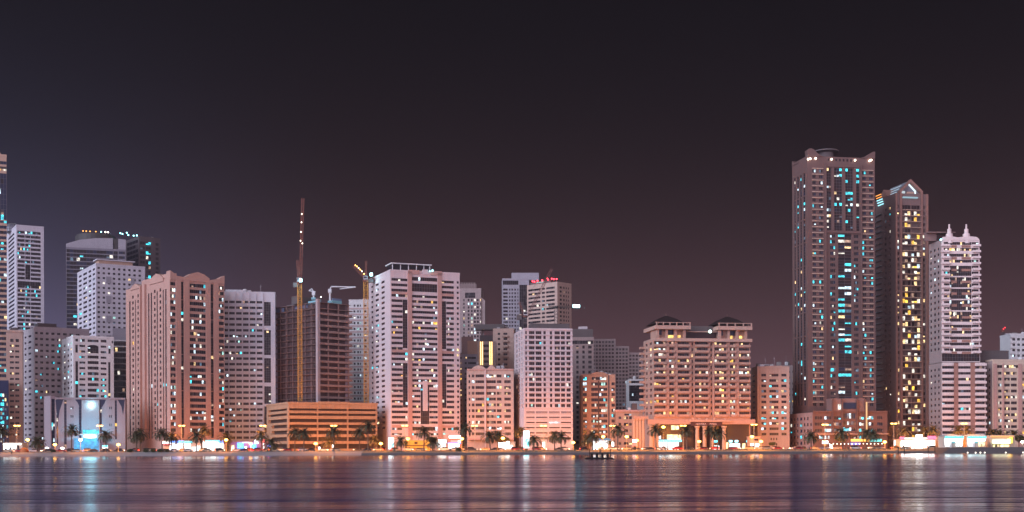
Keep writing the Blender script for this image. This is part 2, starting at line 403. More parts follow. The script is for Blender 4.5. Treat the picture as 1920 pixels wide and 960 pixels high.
    def finish(s, maxwin=100, roof=True):
        mb = MB(); W_, D, z0, H = s.W, s.D, s.z0, s.H
        s.face(mb, 'F')
        if s.side == 'L':
            s.face(mb, 'S'); mb.face([(W_, 0, z0), (W_, D, z0), (W_, D, H), (W_, 0, H)], s.wm)
        else:
            s.face(mb, 'S'); mb.face([(0, 0, z0), (0, D, z0), (0, D, H), (0, 0, H)], s.wm)
        mb.face([(0, D, z0), (W_, D, z0), (W_, D, H), (0, D, H)], s.wm)
        mb.face([(0, 0, H - .05), (W_, 0, H - .05), (W_, D, H - .05), (0, D, H - .05)], ROOFM)
        s.add(mb, s.body_name)
        allw = [(f, h) for f in 'FS' for h in s.holes[f]]
        vis = lambda f, h: (h[1] - h[0]) * (h[3] - h[2]) * (1 if f == 'F' else .4)
        allw.sort(key=lambda q: -round(vis(*q), 1)); rest = MB(); cache = {}
        for i, (f, h) in enumerate(allw):
            a, b, c, d, nx, nz, lp, pal, force = h; pats = []
            for k in range(nx * nz):
                if force: pats.append((force[k % len(force)], 0)); continue
                if pal == 'cyan_floors' and (k // nx) % 2 == 0: pats.append((GLASSN, 0)); continue
                if s.rnd.random() < lp:
                    pats.append((LIT[s.rnd.choice(PAL[pal])], s.rnd.choice((0, 0, 0, .45, .7))))
                else: pats.append((s.rnd.choice(s.dk), 0))
            w_, h_ = b - a, d - c; ctr = s.P(f, (a + b) / 2, s.rec, (c + d) / 2)
            key = (f, round(w_, 2), round(h_, 2), nx, nz, tuple((m.name, p_) for m, p_ in pats))
            if i < maxwin:
                if key not in cache: cache[key] = s.winmesh(f, w_, h_, nx, nz, pats, s.mul).data('window')
                s.add(cache[key], 'window', None, ctr)
            else:
                wmb = s.winmesh(f, w_, h_, nx, nz, pats, s.mul); o = len(rest.v)
                rest.v += [(x + ctr[0], y + ctr[1], z + ctr[2]) for x, y, z in wmb.v]
                rest.f += [tuple(o + q for q in fc) for fc in wmb.f]; rest.m += [rest.mi(wmb.mats[k]) for k in wmb.m]
        if rest.f: s.add(rest, 'windows')['kind'] = 'stuff'
        return s
    def parapet(s, h=1.1, t_=.35, m=None, out=.12):
        mb = MB(); W_, D, H = s.W, s.D, s.H; m = m or s.wm; o = out
        mb.box(-o, W_ + o, -o, t_, H, H + h, m); mb.box(-o, W_ + o, D - t_, D + o, H, H + h, m)
        mb.box(-o, t_, t_, D - t_, H, H + h, m); mb.box(W_ - t_, W_ + o, t_, D - t_, H, H + h, m)
        return s.add(mb, 'parapet')
    def clutter(s, n=5, hmax=3.0, seed=1):
        r = random.Random(seed + int(s.pc)); H = s.H
        for i in range(n):
            x = r.uniform(.12, .85) * s.W; y = r.uniform(.25, .8) * s.D; w_, d_, h_ = r.uniform(1.2, 3.6), r.uniform(1.2, 3), r.uniform(.8, hmax)
            mb = MB(); k = i % 4
            if k == 0: mb.lathe([(1.1, .4), (1.2, 1.0), (1.2, 2.3), (.3, 2.7)], (0, 0, 0), WHITE, 10); mb.box(-.9, .9, -.9, .9, -.05, .4, DCONC); nm = 'water_tank'
            elif k == 3: mb.bar((0, 0, -.05), (0, 0, hmax + 2.5), .09, STEEL); mb.bar((-.9, 0, hmax + 1.5), (.9, 0, hmax + 1.5), .05, STEEL); nm = 'aerial'
            else:
                mb.box(-w_ / 2, w_ / 2, -d_ / 2, d_ / 2, -.05, h_, CONC if k == 1 else STEEL); mb.box(-w_ / 2 - .1, w_ / 2 + .1, -d_ / 2 - .1, d_ / 2 + .1, h_, h_ + .15, DCONC); nm = 'plant_box'
            s.add(mb, nm, None, (x, y, H))
    def light(s, name, px, py, r, m, d=-.4, f='F'):
        mb = MB(); mb.lathe([(r * .4, -r), (r, -r * .4), (r, r * .4), (r * .4, r)], (0, 0, 0), m, 10)
        u = s.cF(px) if f == 'F' else s.cS(px); mb.box(-.08, .08, 0, abs(d) + .05, -.08, .08, BLACK)
        return s.add(mb, name, None, s.P(f, u, d, s.z(py)))
# ------------------------------------------------------------------ the skyline, left to right
TANW = wall('tan_render', (.50, .34, .26)); NAVY = wall('navy_panel', (.03, .04, .10), .1, .05, .4)
b = Bld('glass_tower', 'tall navy glass tower with beige spandrel bands cut off by the left picture edge', 'tower', -55, -55, 14, 700, 24, 289, TANW)
b.win('F', -54, 14.2, 297, 303, 12); b.win('F', -50, 14.2, 307, 315, 12, 1, .7, 'warm'); b.win('F', -52, 14.2, 320, 408, 12, 9, .10, 'cyan', None)
b.win('F', -52, 14.2, 409.5, 414, 12, 1, .7, 'cyan'); b.dk = [GLASSB] * 6 + [GLASS]
b.grid('F', [(-53, 14.2, 12)], 419, 10.05, 29, 5.8, .10, 'cyan'); b.parapet(1.5)
b.poly('spire', [(-6, 289), (6, 289), (4, 283), (1, 278), (-3, 283)], 1, 3, TANW); b.finish()
b2 = Bld('glass_podium', 'blue glass podium', 'building', -60, -60, 16.5, 685, 22, 712, NAVY, of=b, depth=9); b2.body_name = 'podium'
b2.dk = [GLASSB]; b2.grid('F', [(-40, -22, 3), (-20, -2, 3), (1, 8, 2, .75), (9, 15.5, 2, .25)], 737, 8.6, 11, 6.2, .3, 'cyan'); b2.finish(40)

LAVW = wall('pale_lavender_render', (.56, .53, .58))
b = Bld('office_tower', 'pale banded office tower with a dark mesh dome on its roof', 'tower', 12, 32, 83.5, 900, 30, 424, LAVW)
b.grid('S', [(17, 28, 2)], 432, 7.85, 26, 4, .06, 'cool')
b.grid('F', [(34, 47.6, 5), (48.6, 58, 3, .3), (59, 77.5, 6)], 432, 7.85, 24, 4.9, .07, 'cyan', lambda i, j: i in (12,) or (j == 1 and i in (9, 10, 11)))
b.win('F', 48.6, 58, 497, 523, 2, 5, .1, 'cyan'); b.win('F', 34, 77.5, 526.5, 534.5, 14, 1, .06, 'dim' if 0 else 'mix'); b.parapet(1.2)
mb = MB(); rad = b.W * .36
for k in range(12):
    a = 2 * math.pi * k / 12; pr = None
    for j in range(7):
        e = j / 6 * math.pi / 2; q = (rad * math.cos(e) * math.cos(a), rad * math.cos(e) * math.sin(a), rad * 1.0 * math.sin(e))
        q2 = (rad * math.cos(e) * math.cos(a + .5236), rad * math.cos(e) * math.sin(a + .5236), q[2])
        if pr: mb.bar(pr, q, .2, STEEL)
        if j < 6: mb.bar(q, q2, .12, DCONC)
        pr = q
mb.lathe([(rad * .97, 0), (rad * .84, rad * .48), (rad * .48, rad * .84), (.1, rad * .97)], (0, 0, 0), mat('dome_mesh', (.20, .20, .25), .6), 24)
b.add(mb, 'dome', None, (b.W * .08, b.D * .55, b.H)); b.clutter(3); b.finish()

GREYP = wall('grey_panel', (.33, .31, .35), .08, .08, .5)
SLAT = wall('slate_panel', (.20, .185, .22), .08, .08, .5)
b = Bld('glass_tower', 'far glass tower with a curved pale crown and a round dark drum', 'tower', 125, 125, 237, 1060, 18, 463, SLAT)
b.dk = [GLASSB] * 3 + [GLASS] * 3
b.grid('F', [(126, 213, 14)], 467, 7.6, 21, 6.0, .07, 'cyan'); b.grid('F', [(214, 222, 2)], 467, 7.6, 21, 6.4, .05, 'cyan'); b.grid('F', [(224, 235.5, 3)], 467, 9, 17, 5, .1, 'cyan')
b.poly('crown', [(125, 463), (125, 457), (150, 448.5), (180, 444), (213, 442.5), (213, 463)], -.05, 16, GREYP); b.poly('crown', [(214.5, 463), (214.5, 443), (222, 443), (222, 463)], .6, 16, DARK); b.poly('crown', [(223, 463), (223, 443), (237, 444), (237, 463)], 0, 14, GREYP)
mb = MB(); r_ = (b.cF(220) - b.cF(141)) / 2; hh = b.z(432) - b.z(446); mb.lathe([(r_, 0), (r_, hh * .8), (r_ * .93, hh * .8), (r_ * .93, hh)], (0, 0, 0), DARK, 28)
b.add(mb, 'roof_drum', None, (b.cF(180.5), r_ + 2, b.z(447)))
for px, m in ((157, SIGNO), (163, SIGNO), (170, SIGNO), (181, SIGNO), (199, LAMPW), (204, LAMPW), (191, LAMPC)): b.light('roof_lamp', px, 430.5, .55, m, 3)
b.finish()
BRN = wall('dark_brown_panel', (.10, .08, .085), .1, .1, .5)
b = Bld('dark_tower', 'far dark brown tower with bright cyan lamps on its roof edge', 'tower', 237, 262, 302, 1090, 38, 446, BRN)
b.grid('F', [(264, 273, 2), (275, 284, 2, .4), (293, 299, 1)], 452, 9, 20, 5.5, .08, 'cyan'); b.grid('S', [(239, 260, 4)], 448, 9, 20, 6, .03)
for px, py in ((231, 439), (235, 440), (243, 437), (246, 441), (262, 440), (256, 441)): b.light('roof_lamp', px, py, .6, LAMPC, 5)
b.parapet(1.5); b.clutter(6, 4); b.finish()
b = Bld('apartment_block', 'white apartment tower with small dark windows under the far glass towers', 'apartments', 146, 181, 273, 860, 32, 496, LAVW)
b.grid('F', [(184 + k * 9.6, 188.5 + k * 9.6, 1) for k in range(9)], 500, 9.2, 27, 4, .10, 'cool'); b.grid('S', [(149, 154), (157, 164, 2), (167, 172), (175, 179)], 501, 9.2, 27, 4.2, .10, 'cool')
for i in range(5):
    for p0, p1 in ((200, 209), (246, 253)): b.bx('bay_panel', p0, p1, 517 + i * 36.8, 530 + i * 36.8, -.35, -.02, GREYP)
b.bx('plant_room', 188, 252, 486, 496.5, 3, 12, TANW); b.bx('roof_slab', 184, 256, 484, 486, 2, 13, LAVW); b.parapet(1.0); b.clutter(5); b.finish()

BEI = wall('beige_render', (.49, .345, .29))
b = Bld('apartment_block', 'slim beige apartment block with paired windows beside the left picture edge', 'apartments', 12, 12, 43, 702, 20, 621, BEI)
b.grid('F', [(19, 26.5, 2), (29, 36.5, 2)], 646, 10.4, 17, 4, .12, 'cool'); b.win('F', 20, 26, 635, 641, 2); b.win('F', 30, 36, 635, 641, 2)
b.bx('cornice', 12, 43, 619, 622, -.5, 2, BEI); b.bx('plant_room', 20, 34, 613, 621, 4, 10, DCONC); b.parapet(.8); b.clutter(3); b.finish()
GRY = wall('grey_render', (.44, .38, .40))
b = Bld('apartment_block', 'grey apartment block with a paler side, behind the white arched block', 'apartments', 43, 65, 168, 735, 35, 614, GRY)
b.grid('F', [(66.5, 71.5, 1), (76, 81.5, 2), (86.5, 92, 2), (97, 103, 2), (108, 114, 2), (119, 126, 2), (131, 138, 2), (143, 150, 2)], 622, 11.0, 20, 4.2, .15, 'cyan'); b.grid('S', [(47, 50), (54, 59)], 626, 11, 20, 4, .1, 'mix')
b.bx('plant_room', 75, 110, 604, 614, 4, 11, DCONC); b.bx('parapet_band', 65, 168, 612, 617, -.3, .3, GRY); b.clutter(7); b.finish()
b = Bld('apartment_block', 'white apartment block with one tall dark arched window bay', 'apartments', 109.5, 138, 214, 712, 30, 632, WHITE)
b.grid('F', [(149.5, 160.5, 3), (189.5, 200, 3)], 646, 10.45, 18, 4, .18, 'cyan'); b.win('F', 142, 146.6, 646, 661, 1, 3); b.win('F', 204, 208, 646, 661, 1, 3)
b.win('F', 142, 147, 677, 752, 1, 14, .05, 'cyan'); b.win('F', 203.5, 207.5, 677, 752, 1, 14, .05); b.win('F', 142, 147, 635, 640, 1); b.win('F', 151, 160, 635, 640, 3, 1, .3, 'cyan'); b.win('F', 165, 185.5, 635.5, 640, 5); b.win('F', 189.5, 200.5, 635, 640, 3); b.win('F', 210, 213, 636, 641)
b.win('F', 165, 185.5, 648, 661, 4, 3); b.grid('F', [(165, 185.5, 5, .15)], 665.5, 10.45, 8, 5.6, .1, 'cyan')
b.grid('S', [(113, 116), (120, 123), (127, 130), (133, 135)], 640, 10.45, 18, 4.5, .25, 'cool')
for c_, w_ in ((155, 8), (175, 12), (195, 8)):
    b.poly('roof_arch', [(c_ - w_ + 2 * w_ * k / 8, 632 - 4.2 * math.sin(math.pi * k / 8)) for k in range(9)] + [(c_ + w_, 633), (c_ - w_, 633)], -.3, .4, WHITE)
b.poly('window_arch', [(165, 648)] + [(175 - 10.2 * math.cos(math.pi * k / 8), 649 - 3.6 * math.sin(math.pi * k / 8)) for k in range(9)] + [(185.4, 648)], -.12, -.02, GLASS)
b.parapet(1); b.clutter(4); b.finish()
b = Bld('apartment_block', 'dark block with thin white floor slabs left of the salmon arched tower', 'apartments', 211, 211, 240, 765, 18, 634, GREYP)
b.grid('F', [(212, 239, 6)], 641, 10.8, 12, 7.6, .08, 'cool')
for i in range(13): b.bx('floor_slab', 211, 240, 637.5 + i * 10.8, 639.6 + i * 10.8, -1.3, 0, WHITE)
b.bx('wall_panel', 212, 240, 615, 634, 1, 8, GREYP); b.finish()

# low civic building with the turquoise-lit centre
LILW = wall('pale_stone_cladding', (.33, .275, .30), .06, .06)
b = Bld('civic_building', 'low pale stone civic building washed in turquoise light at its centre', 'public building', 104, 104, 235, 668, 14, 748, LILW, recess=.5, depth=16); b.dk = [GLASSB]
for p0, p1 in ((132.5, 134.3), (136, 137.8), (205, 206.8), (208.2, 210)):
    for y in (762, 778, 794, 809): b.win('F', p0, p1, y, y + 5)
b.win('F', 120.5, 125, 750, 840, 1, 14); b.win('F', 215.5, 219.5, 750, 824, 1, 12); b.win('F', 148, 153, 762, 832, 1, 12); b.win('F', 187.5, 191, 762, 812, 1, 9)
b.win('F', 106, 109, 758, 835, 1, 12); b.win('F', 155, 186, 806, 813.4, 6, 1, 0, 'cyan', [LIT['cyan']])
for pts in ([(104.5, 749), (119, 749), (112, 770), (109, 790), (106, 770)], [(221, 749), (234, 749), (231, 778), (228, 762)], [(141, 749), (153, 749), (153, 768), (149, 762), (146, 755)], [(187, 749), (199, 749), (196, 756), (191, 764), (187, 770)]):
    b.poly('glass_wedge', pts, -.06, -.01, GLASSB)
b.bx('centre_panel', 153.5, 186.5, 750, 805, -1.0, -.02, LILW); b.bx('entrance_canopy', 149, 190, 813.5, 816, -6, -.02, WHITE)
b.bx('entrance_glass', 141, 187, 822, 847, -7.5, -.02, mat('turquoise_glass', (.05, .2, .3), .2, emit=(.03, .30, .62), estr=.6, noise_e=.5, sample=False))
b.bx('cornice', 104, 235, 745.5, 748, -.6, .6, LILW)
b.light('floodlight', 171.5, 760, 1.05, FLOODC, -2.2); 
mb = MB(); mb.lathe([(.6, -1.0), (3.2, -.5), (3.3, .3), (.8, .8)], (0, 0, 0), FLOODC, 16); mb.box(-3, 3, .2, 2.4, -.2, .1, BLACK); b.add(mb, 'canopy_lamp', None, (b.cF(170), -3.4, b.z(818)))
for z_, px in ((757, 171.5), (814, 171)):
    L = bpy.data.lights.new('flood', 'SPOT'); L.spot_size = R(160); L.spot_blend = .5; L.energy = 450 if z_ < 800 else 8000; L.color = (.0, .45, .66); L.shadow_soft_size = .6; L.specular_factor = 1
    o = bpy.data.objects.new('flood_light', L); COL.objects.link(o); o.parent = b.root; o.matrix_basis = b.rel @ Matrix.Translation((b.cF(px), -4.2 if z_ < 800 else -9, b.z(z_))) @ Matrix.Rotation(R(90), 4, 'X')
b.parapet(.8); b.finish()
b = Bld('stair_wing', 'narrow pale wing', 'building', 83, 95, 104.5, 676, 40, 742, LILW, of=b); b.body_name = 'stair_wing'; b.dk = [GLASSB]
b.win('F', 97, 103, 748, 836, 2, 12); b.finish()

# salmon tower with pointed arches
SAL = wall('salmon_render', (.50, .295, .24), .07, .09)
b = Bld('apartment_tower', 'salmon apartment tower crowned with pointed arches', 'apartments', 237, 319.5, 421.5, 672, 38, 521, SAL, recess=.35)
fl = lambda i: 528.4 + i * 11.45
b.grid('F', [(320.5, 330, 3, .3), (356.5, 386.5, 8, .16), (411, 420.5, 3, .25)], 528.2, 11.45, 25, 6.6, .2, 'cool')
for k in range(9): b.win('F', 340.5, 345, fl(k * 3) - 2, fl(k * 3 + 3) - 3, 1, 6, .08, 'cool'); b.win('F', 396, 401, fl(k * 3) - 2, fl(k * 3 + 3) - 3, 1, 6, .08, 'cool')
for p0, p1 in ((243, 245.6), (254, 255.6), (262.5, 264.5), (278.5, 281), (283.5, 286), (294.5, 296.6), (306, 308), (310.5, 313)): b.win('S', p0, p1, 540 if p0 > 270 else 546, 822, 1, 40, .03, 'cyan')
b.grid('S', [(248.6, 251.6), (258.5, 261), (289.5, 292.5), (300, 303)], 536, 11.45, 25, 6, .06, 'mix')
def arch(c_, w_, ytop, ybase, ymid): return [(c_ - w_, ybase), (c_ - w_, ymid), (c_ - w_ * .55, ymid - (ymid - ytop) * .62), (c_, ytop), (c_ + w_ * .55, ymid - (ymid - ytop) * .62), (c_ + w_, ymid), (c_ + w_, ybase)]
b.poly('roof_arch', arch(371.5, 22, 505.5, 524, 516), -.5, 5, SAL); b.poly('roof_arch', [(319.6, 524), (319.6, 507), (325, 510), (331, 516), (349, 518), (349, 524)], -.5, 5, SAL); b.poly('roof_arch', [(394, 524), (394, 519), (411, 515), (416, 511), (421.4, 508), (421.4, 524)], -.5, 5, SAL)
b.poly('roof_arch', arch(255.5, 9, 514, 525, 522), -.5, 5, SAL, 'S'); b.poly('roof_arch', arch(295, 13, 506, 524, 518), -.5, 5, SAL, 'S'); b.bx('roof_wall', 265, 319, 511, 521.5, .5, 4, SAL, 'S')
for p0, p1 in ((330.6, 340), (345.6, 356), (387, 395.5), (401.6, 410.6)): b.bx('pier', p0, p1, 521, 815, -.45, -.01, SAL)
for p0, p1 in ((265.5, 267), (274, 275.5)): b.bx('pier', p0, p1, 521, 822, -1.2, -.02, SAL, 'S')
b.bx('lobby_canopy', 319.5, 421.5, 821, 824, -4, -.03, SAL); b.clutter(4); b.finish()

OFW = wall('bluish_white_panel', (.58, .56, .60), .05, .05, .6)
b = Bld('office_block', 'bluish white office block with a fine grid of windows beside the scaffolded tower', 'offices', 421, 421, 517, 708, 9, 548, OFW)
cols = [(422, 428.5, 2)] + [(430.6 + k * 12.9, 441 + k * 12.9, 3) for k in range(5)]
b.grid('F', cols, 563.5, 10.62, 26, 4.6, .07, 'cool')
for k in range(6): b.bx('pier', 428.7 + k * 12.9, 430.2 + k * 12.9, 549, 842, -.5, -.01, OFW)
for y0, y1 in ((565, 610), (618, 665), (671, 717), (724, 757), (762, 812)): b.win('F', 496, 508.5, y0, y1, 3, 10, .05, 'warm')
b.bx('plant_room', 423, 462, 541.5, 548.3, 3, 10, OFW); b.bx('roof_sign_frame', 452, 462, 543, 548, 1, 2, STEEL); b.parapet(.6); b.clutter(4); b.finish()

# half-built tower over its parking podium
PODC = wall('bare_podium_concrete', (.42, .26, .165), .12, .2); RUST = wall('bare_tower_concrete', (.22, .135, .125), .2, .2)
b = Bld('unfinished_tower', 'half-built concrete tower with scaffolding above a banded parking podium', 'building site', 500, 541, 707.5, 655, 26, 757, PODC, recess=1.6)
dark = mat('open_floor_shade', (.05, .035, .032), .9, var=.3, vscale=.4); b.dk = [dark]; b.mul = False  # no glazing here: dark panels carry the open floors' shade in their colour
for y0, y1 in ((765.5, 769.5), (774.5, 779), (785, 791.5), (796, 802), (807, 814), (819.5, 827), (832.5, 841.5)):
    for p0, p1 in ((543, 595.5), (597, 652), (653.5, 706)): b.win('F', p0, p1, y0, y1, 1, 1, 0)
    b.win('S', 503 if y0 < 795 else 509, 538, y0, y1, 1, 1, 0)
b.body_name = 'podium_wall'
mb = MB(); H = b.H
b.bx('portal_beam', 597, 655, 752, 756.5, -.4, 1.2, PODC)
for px in (598, 623, 649): b.bx('portal_column', px, px + 5, 756.6, 766, -.4, -.02, PODC)
b.parapet(1.0, out=.3); b.finish()
root = b
t_ = Bld('tower', '', '', 512, 596, 656, 692, 46, 566, RUST, base=757, of=root); H0 = t_.z0; HT = t_.H; nfl = 17; fh = (HT - H0) / nfl; Wt, Dt = t_.W, t_.D
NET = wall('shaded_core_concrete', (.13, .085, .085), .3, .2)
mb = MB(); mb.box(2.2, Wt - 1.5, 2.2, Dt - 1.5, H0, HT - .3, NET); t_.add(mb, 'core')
SLAB = wall('slab_edge_concrete', (.34, .22, .195), .15, .25)
for i in range(nfl + 1):
    z_ = H0 + i * fh; mb = MB(); mb.box(0, Wt + (1.4 if i < nfl else .3), -.9, Dt, z_ - .28, z_, SLAB if i < nfl else RUST)
    if 0 < i < nfl - 1: mb.box(.8, Wt + 1.4, -.9, -.75, z_, z_ + .95, SLAB)
    t_.add(mb, 'floor_slab', None, (0, 0, 0))
for k in range(4):
    x = .5 + k * (Wt - 1) / 3; mb = MB(); mb.box(-.35, .35, -.35, .35, 0, HT - H0, SLAB); t_.add(mb, 'column', None, (x, .4, H0))
for k in range(1, 8):
    y = k * Dt / 7.2; mb = MB(); mb.box(-.3, .3, -.3, .3, 0, HT - H0, RUST); t_.add(mb, 'column', None, (.5, y, H0))
mb = MB(); mb.box(-.9, .9, -1.5, .3, 0, HT - H0 + 1.5, wall('pale_core_concrete', (.42, .33, .33))); t_.add(mb, 'lift_shaft', None, (-.3, -.2, H0))
SCF = mat('scaffold_tube', (.22, .13, .12), .6)
mb = MB(); n_ = 18
for j in range(n_ + 1):
    y = Dt * j / n_; mb.bar((-1.3, y, H0), (-1.3, y, HT - 3), .07, SCF)
for i in range(nfl * 2):
    z_ = H0 + i * fh / 2; mb.bar((-1.3, 0, z_), (-1.3, Dt, z_), .06, SCF)
    if i % 2 == 0: mb.box(-1.6, -.3, 0, Dt, z_ - .06, z_, SCF)
t_.add(mb, 'scaffolding')
TEAL = mat('teal_formwork_panel', (.22, .45, .50), .6); BLUEP = mat('blue_formwork_panel', (.16, .20, .32), .6)
for px0, px1, y0, y1, d, m, f in ((597, 605, 560, 567, 1, TEAL, 'F'), (624, 640, 562, 567, 2, TEAL, 'F'), (632, 650, 558, 567, 4, TEAL, 'F'), (633, 650, 554, 558, 4.2, BLUEP, 'F'), (576, 595, 562, 568, 1, TEAL, 'S'), (548, 573, 566, 573, 2, BLUEP, 'S'), (516, 530, 568, 576, 1, BLUEP, 'S'), (607, 613, 556, 567, 5, DCONC, 'F'), (530, 545, 563, 570, 3, STEEL, 'S')):
    t_.bx('formwork_panel', px0, px1, y0, y1, d, d + .6, m, f)
t_.bx('roof_shed', 577, 620, 551, 566, 9, 16, DCONC, 'F') if False else None
mb = MB(); mb.box(-5, 5, -3, 3, 0, 4.2, DCONC); mb.box(-5.2, 5.2, -3.2, 3.2, 4.2, 4.4, RUST); t_.add(mb, 'formwork_core', None, (2, Dt * .4, HT))
mb = MB(); mb.lathe([(.15, -.3), (.35, 0), (.15, .3)], (0, 0, 0), LAMPW, 8); mb.bar((0, 0, -3), (0, 0, -.2), .06, BLACK); t_.add(mb, 'work_lamp', None, (t_.cF(609), 3, t_.z(554.5)))
for i in range(nfl - 1):        # cantilevered safety decks at the right end
    z_ = H0 + (i + 1) * fh; mb = MB(); mb.box(0, 2.2, 0, 5, -.15, 0, SCF); mb.bar((2.1, 0, 0), (2.1, 0, 1.1), .05, SCF); mb.bar((2.1, 5, 0), (2.1, 5, 1.1), .05, SCF); mb.bar((2.1, 0, 1.05), (2.1, 5, 1.05), .05, SCF)
    t_.add(mb, 'safety_deck', None, (Wt + 1.4, .5, z_))

b = Bld('apartment_block', 'white block with paired small windows between scaffolded tower and orange crane', 'apartments', 655, 655, 696, 790, 3, 564, WHITE)
b.grid('F', [(664, 667.2), (670.5, 673.7), (675.5, 677.5), (684, 688)], 571, 10.9, 17, 4, .12, 'cool')
PNK = wall('pink_band_paint', (.55, .40, .40))
for i in range(17): b.bx('spandrel_band', 655, 695, 577 + i * 10.9, 580 + i * 10.9, -.12, -.01, PNK)
b.parapet(.8); b.clutter(3); b.finish()

# the big white slab
PINK = wall('pale_pink_render', (.62, .50, .50), .07, .08); PIER = wall('rose_pier_paint', (.50, .29, .25), .07, .08)
b = Bld('apartment_tower', 'large white and rose banded tower with a glazed roof pavilion', 'apartments', 692.5, 733, 863, 676, 22, 509, PINK)
b.dk = [GLASSN] * 4 + [GLASS] * 2
b.grid('S', [(697, 700.3, 1), (705, 711, 2, .25), (716, 722, 2)], 520.5, 9.95, 29, 4.4, .05, 'mix')
inL = lambda i: not (4 <= i <= 13 or 16 <= i <= 24)
for i in range(30):
    y = 521 + i * 9.95 + (.6 if i > 27 else 0); lp = .09
    if i < 28:
        b.win('F', 735, 765 if inL(i) else 755.8, y, y + 4.9, 7, 1, lp, 'mix'); b.win('F', 829.5 if inL(i) else 837.8, 852, y, y + 4.9, 5, 1, lp, 'mix')
    if i in (1, 2): pass
    elif i < 21: b.win('F', 773.5, 821, y if i else 517, y + 4.9 if i else 524, 12, 1, .13, 'mix')
    elif i < 28: b.win('F', 773.5, 788.8, y, y + 4.5, 4, 1, .1, 'mix'); b.win('F', 805.5, 821, y, y + 4.5, 4, 1, .1, 'mix')
    elif i == 28: b.win('F', 773.5, 821, y, y + 7, 10, 1, .2, 'cool'); b.win('F', 735, 743, y, y + 6, 3, 1, .5, 'cool'); b.win('F', 745, 754, y, y + 6, 3, 1, .1); b.win('F', 830, 836, y, y + 7, 1); b.win('F', 840, 861, y, y + 6, 6, 1, .15)
    elif i == 29: b.win('F', 735, 754, y + 2, y + 5.5, 4, 1, .2, 'cool'); b.win('F', 768, 784, y + 2, y + 6, 2, 1, .6, 'cool'); b.win('F', 808, 825, y + 2, y + 6, 3, 1, .3, 'dimc' if 0 else 'cool'); b.win('F', 831, 836, y + 1, y + 5, 1, 1, .5, 'cool')
    if i < 28: b.win('F', 857.5, 861.3, y, y + 4.5, 1, 1, .03)
for y0, y1 in ((560.5, 652), (680, 764)): b.win('F', 756, 765, y0, y1, 2, int((y1 - y0) / 5), .03, 'mix'); b.win('F', 829.6, 837.4, y0, y1, 2, int((y1 - y0) / 5), .03, 'mix')
b.win('F', 773.5, 821, 529, 544.5, 10, 2, .06, 'mix'); b.win('F', 789.2, 805.2, 724, 795, 4, 10, .10, 'cyan')
b.bx('centre_fin', 793.2, 801.8, 713, 770, -.6, .25, PINK)
for p0, p1 in ((765.4, 773), (821.4, 829)): b.bx('pier', p0, p1, 507, 843, -.5, -.01, PIER)
b.bx('pier', 726 + 5, 734.6, 512, 812, -.2, -.01, PIER) if False else None
for y in (546, 655, 797): b.bx('cross_band', 735, 765, y, y + 4.8, -.15, -.01, PIER); b.bx('cross_band', 829.4, 852, y, y + 4.8, -.15, -.01, PIER)
b.bx('roof_screen', 766, 787, 504, 512, -.5, 1, PIER); b.bx('roof_screen', 808, 829, 504, 512, -.5, 1, PIER); b.bx('roof_emblem_block', 794, 803.5, 502, 512, -.5, 1, PINK)
b.bx('roof_pavilion', 741, 812, 492, 507, 5, 14, GLASS); b.bx('pavilion_roof', 738.5, 814.5, 490, 492, 3.5, 15.5, WHITE)
for px in (741, 756, 771, 786, 800, 811): b.bx('pavilion_post', px, px + 1.3, 492, 508, 4.4, 4.9, WHITE)
b.light('roof_lamp', 811, 503.5, .5, LAMPC, -1); b.light('roof_lamp', 806, 505, .3, LAMPC, -1); b.parapet(1.2); b.clutter(6); b.finish()

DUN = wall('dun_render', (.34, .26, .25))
b = Bld('hotel_tower', 'far stepped brown tower with white lit rooms behind the big white tower', 'tower', 860, 860, 903, 1060, -6, 541, DUN)
b.grid('F', [(869.5, 872, 1, .3), (878, 881, 1), (884, 887, 1), (889.5, 893, 1, .4), (895, 898.5, 1), (901, 902.6)], 561, 6.8, 18, 4.2, .22, 'cool'); b.win('F', 873, 892, 549, 559, 6, 2, .08)
b.poly('side_bay', [(902, 610), (902, 556), (910, 564), (910, 610)], 1, 8, DUN); b.bx('crown_screen', 863, 893, 531.5, 541.5, 4, 5, DUN)
for k in range(9): b.bx('crown_fin', 864 + k * 3.2, 865.2 + k * 3.2, 529, 541, 3.2, 3.8, DUN)
b.finish()
b = Bld('apartment_block', 'mauve apartment block with strip windows beside the big white tower', 'apartments', 862, 862, 895, 730, 2, 664, GREYP)
b.grid('F', [(863.5, 866, 1, .3), (872, 875.5, 2, .15), (878, 893, 4)], 669, 9.9, 17, 4, .08, 'warm'); b.bx('plant_room', 866, 888, 630, 664.2, 4, 12, DUN); b.bx('stair_block', 877, 896, 638, 664.1, 3.8, 10, TANW); b.clutter(4); b.finish()
b = Bld('apartment_block', 'beige block with two glowing yellow light strips on its front', 'apartments', 893, 893, 931, 765, 0, 640, DUN)
b.grid('F', [(907, 917, 2)], 646, 9.8, 12, 5, .08, 'warm')
for p0 in (901.2, 904.6, 918.6, 922.2): b.bx('light_strip', p0, p0 + 1.2, 641, 684, -.3, -.02, LEDY)
b.bx('roof_hall', 900, 924, 628, 640.2, 3, 12, BRN); b.clutter(4, 4); b.finish()
b = Bld('apartment_block', 'pale beige block with rounded balconies behind the pedimented block', 'apartments', 925, 925, 964, 790, -4, 616, BEI)
b.grid('F', [(934, 938.5), (944.5, 952, 2)], 624, 9.6, 10, 4, .06, 'warm')
for i in range(9): b.bx('balcony', 943.5, 953, 629 + i * 9.6, 632 + i * 9.6, -1.4, -.02, BEI)
b.bx('roof_hall', 890, 945, 606, 616.1, 6, 14, DCONC); b.clutter(5, 4); b.finish()
b = Bld('apartment_block', 'rose beige ten-storey block with a small roof pediment', 'apartments', 876, 876, 963.5, 683, 3, 693, BEI)
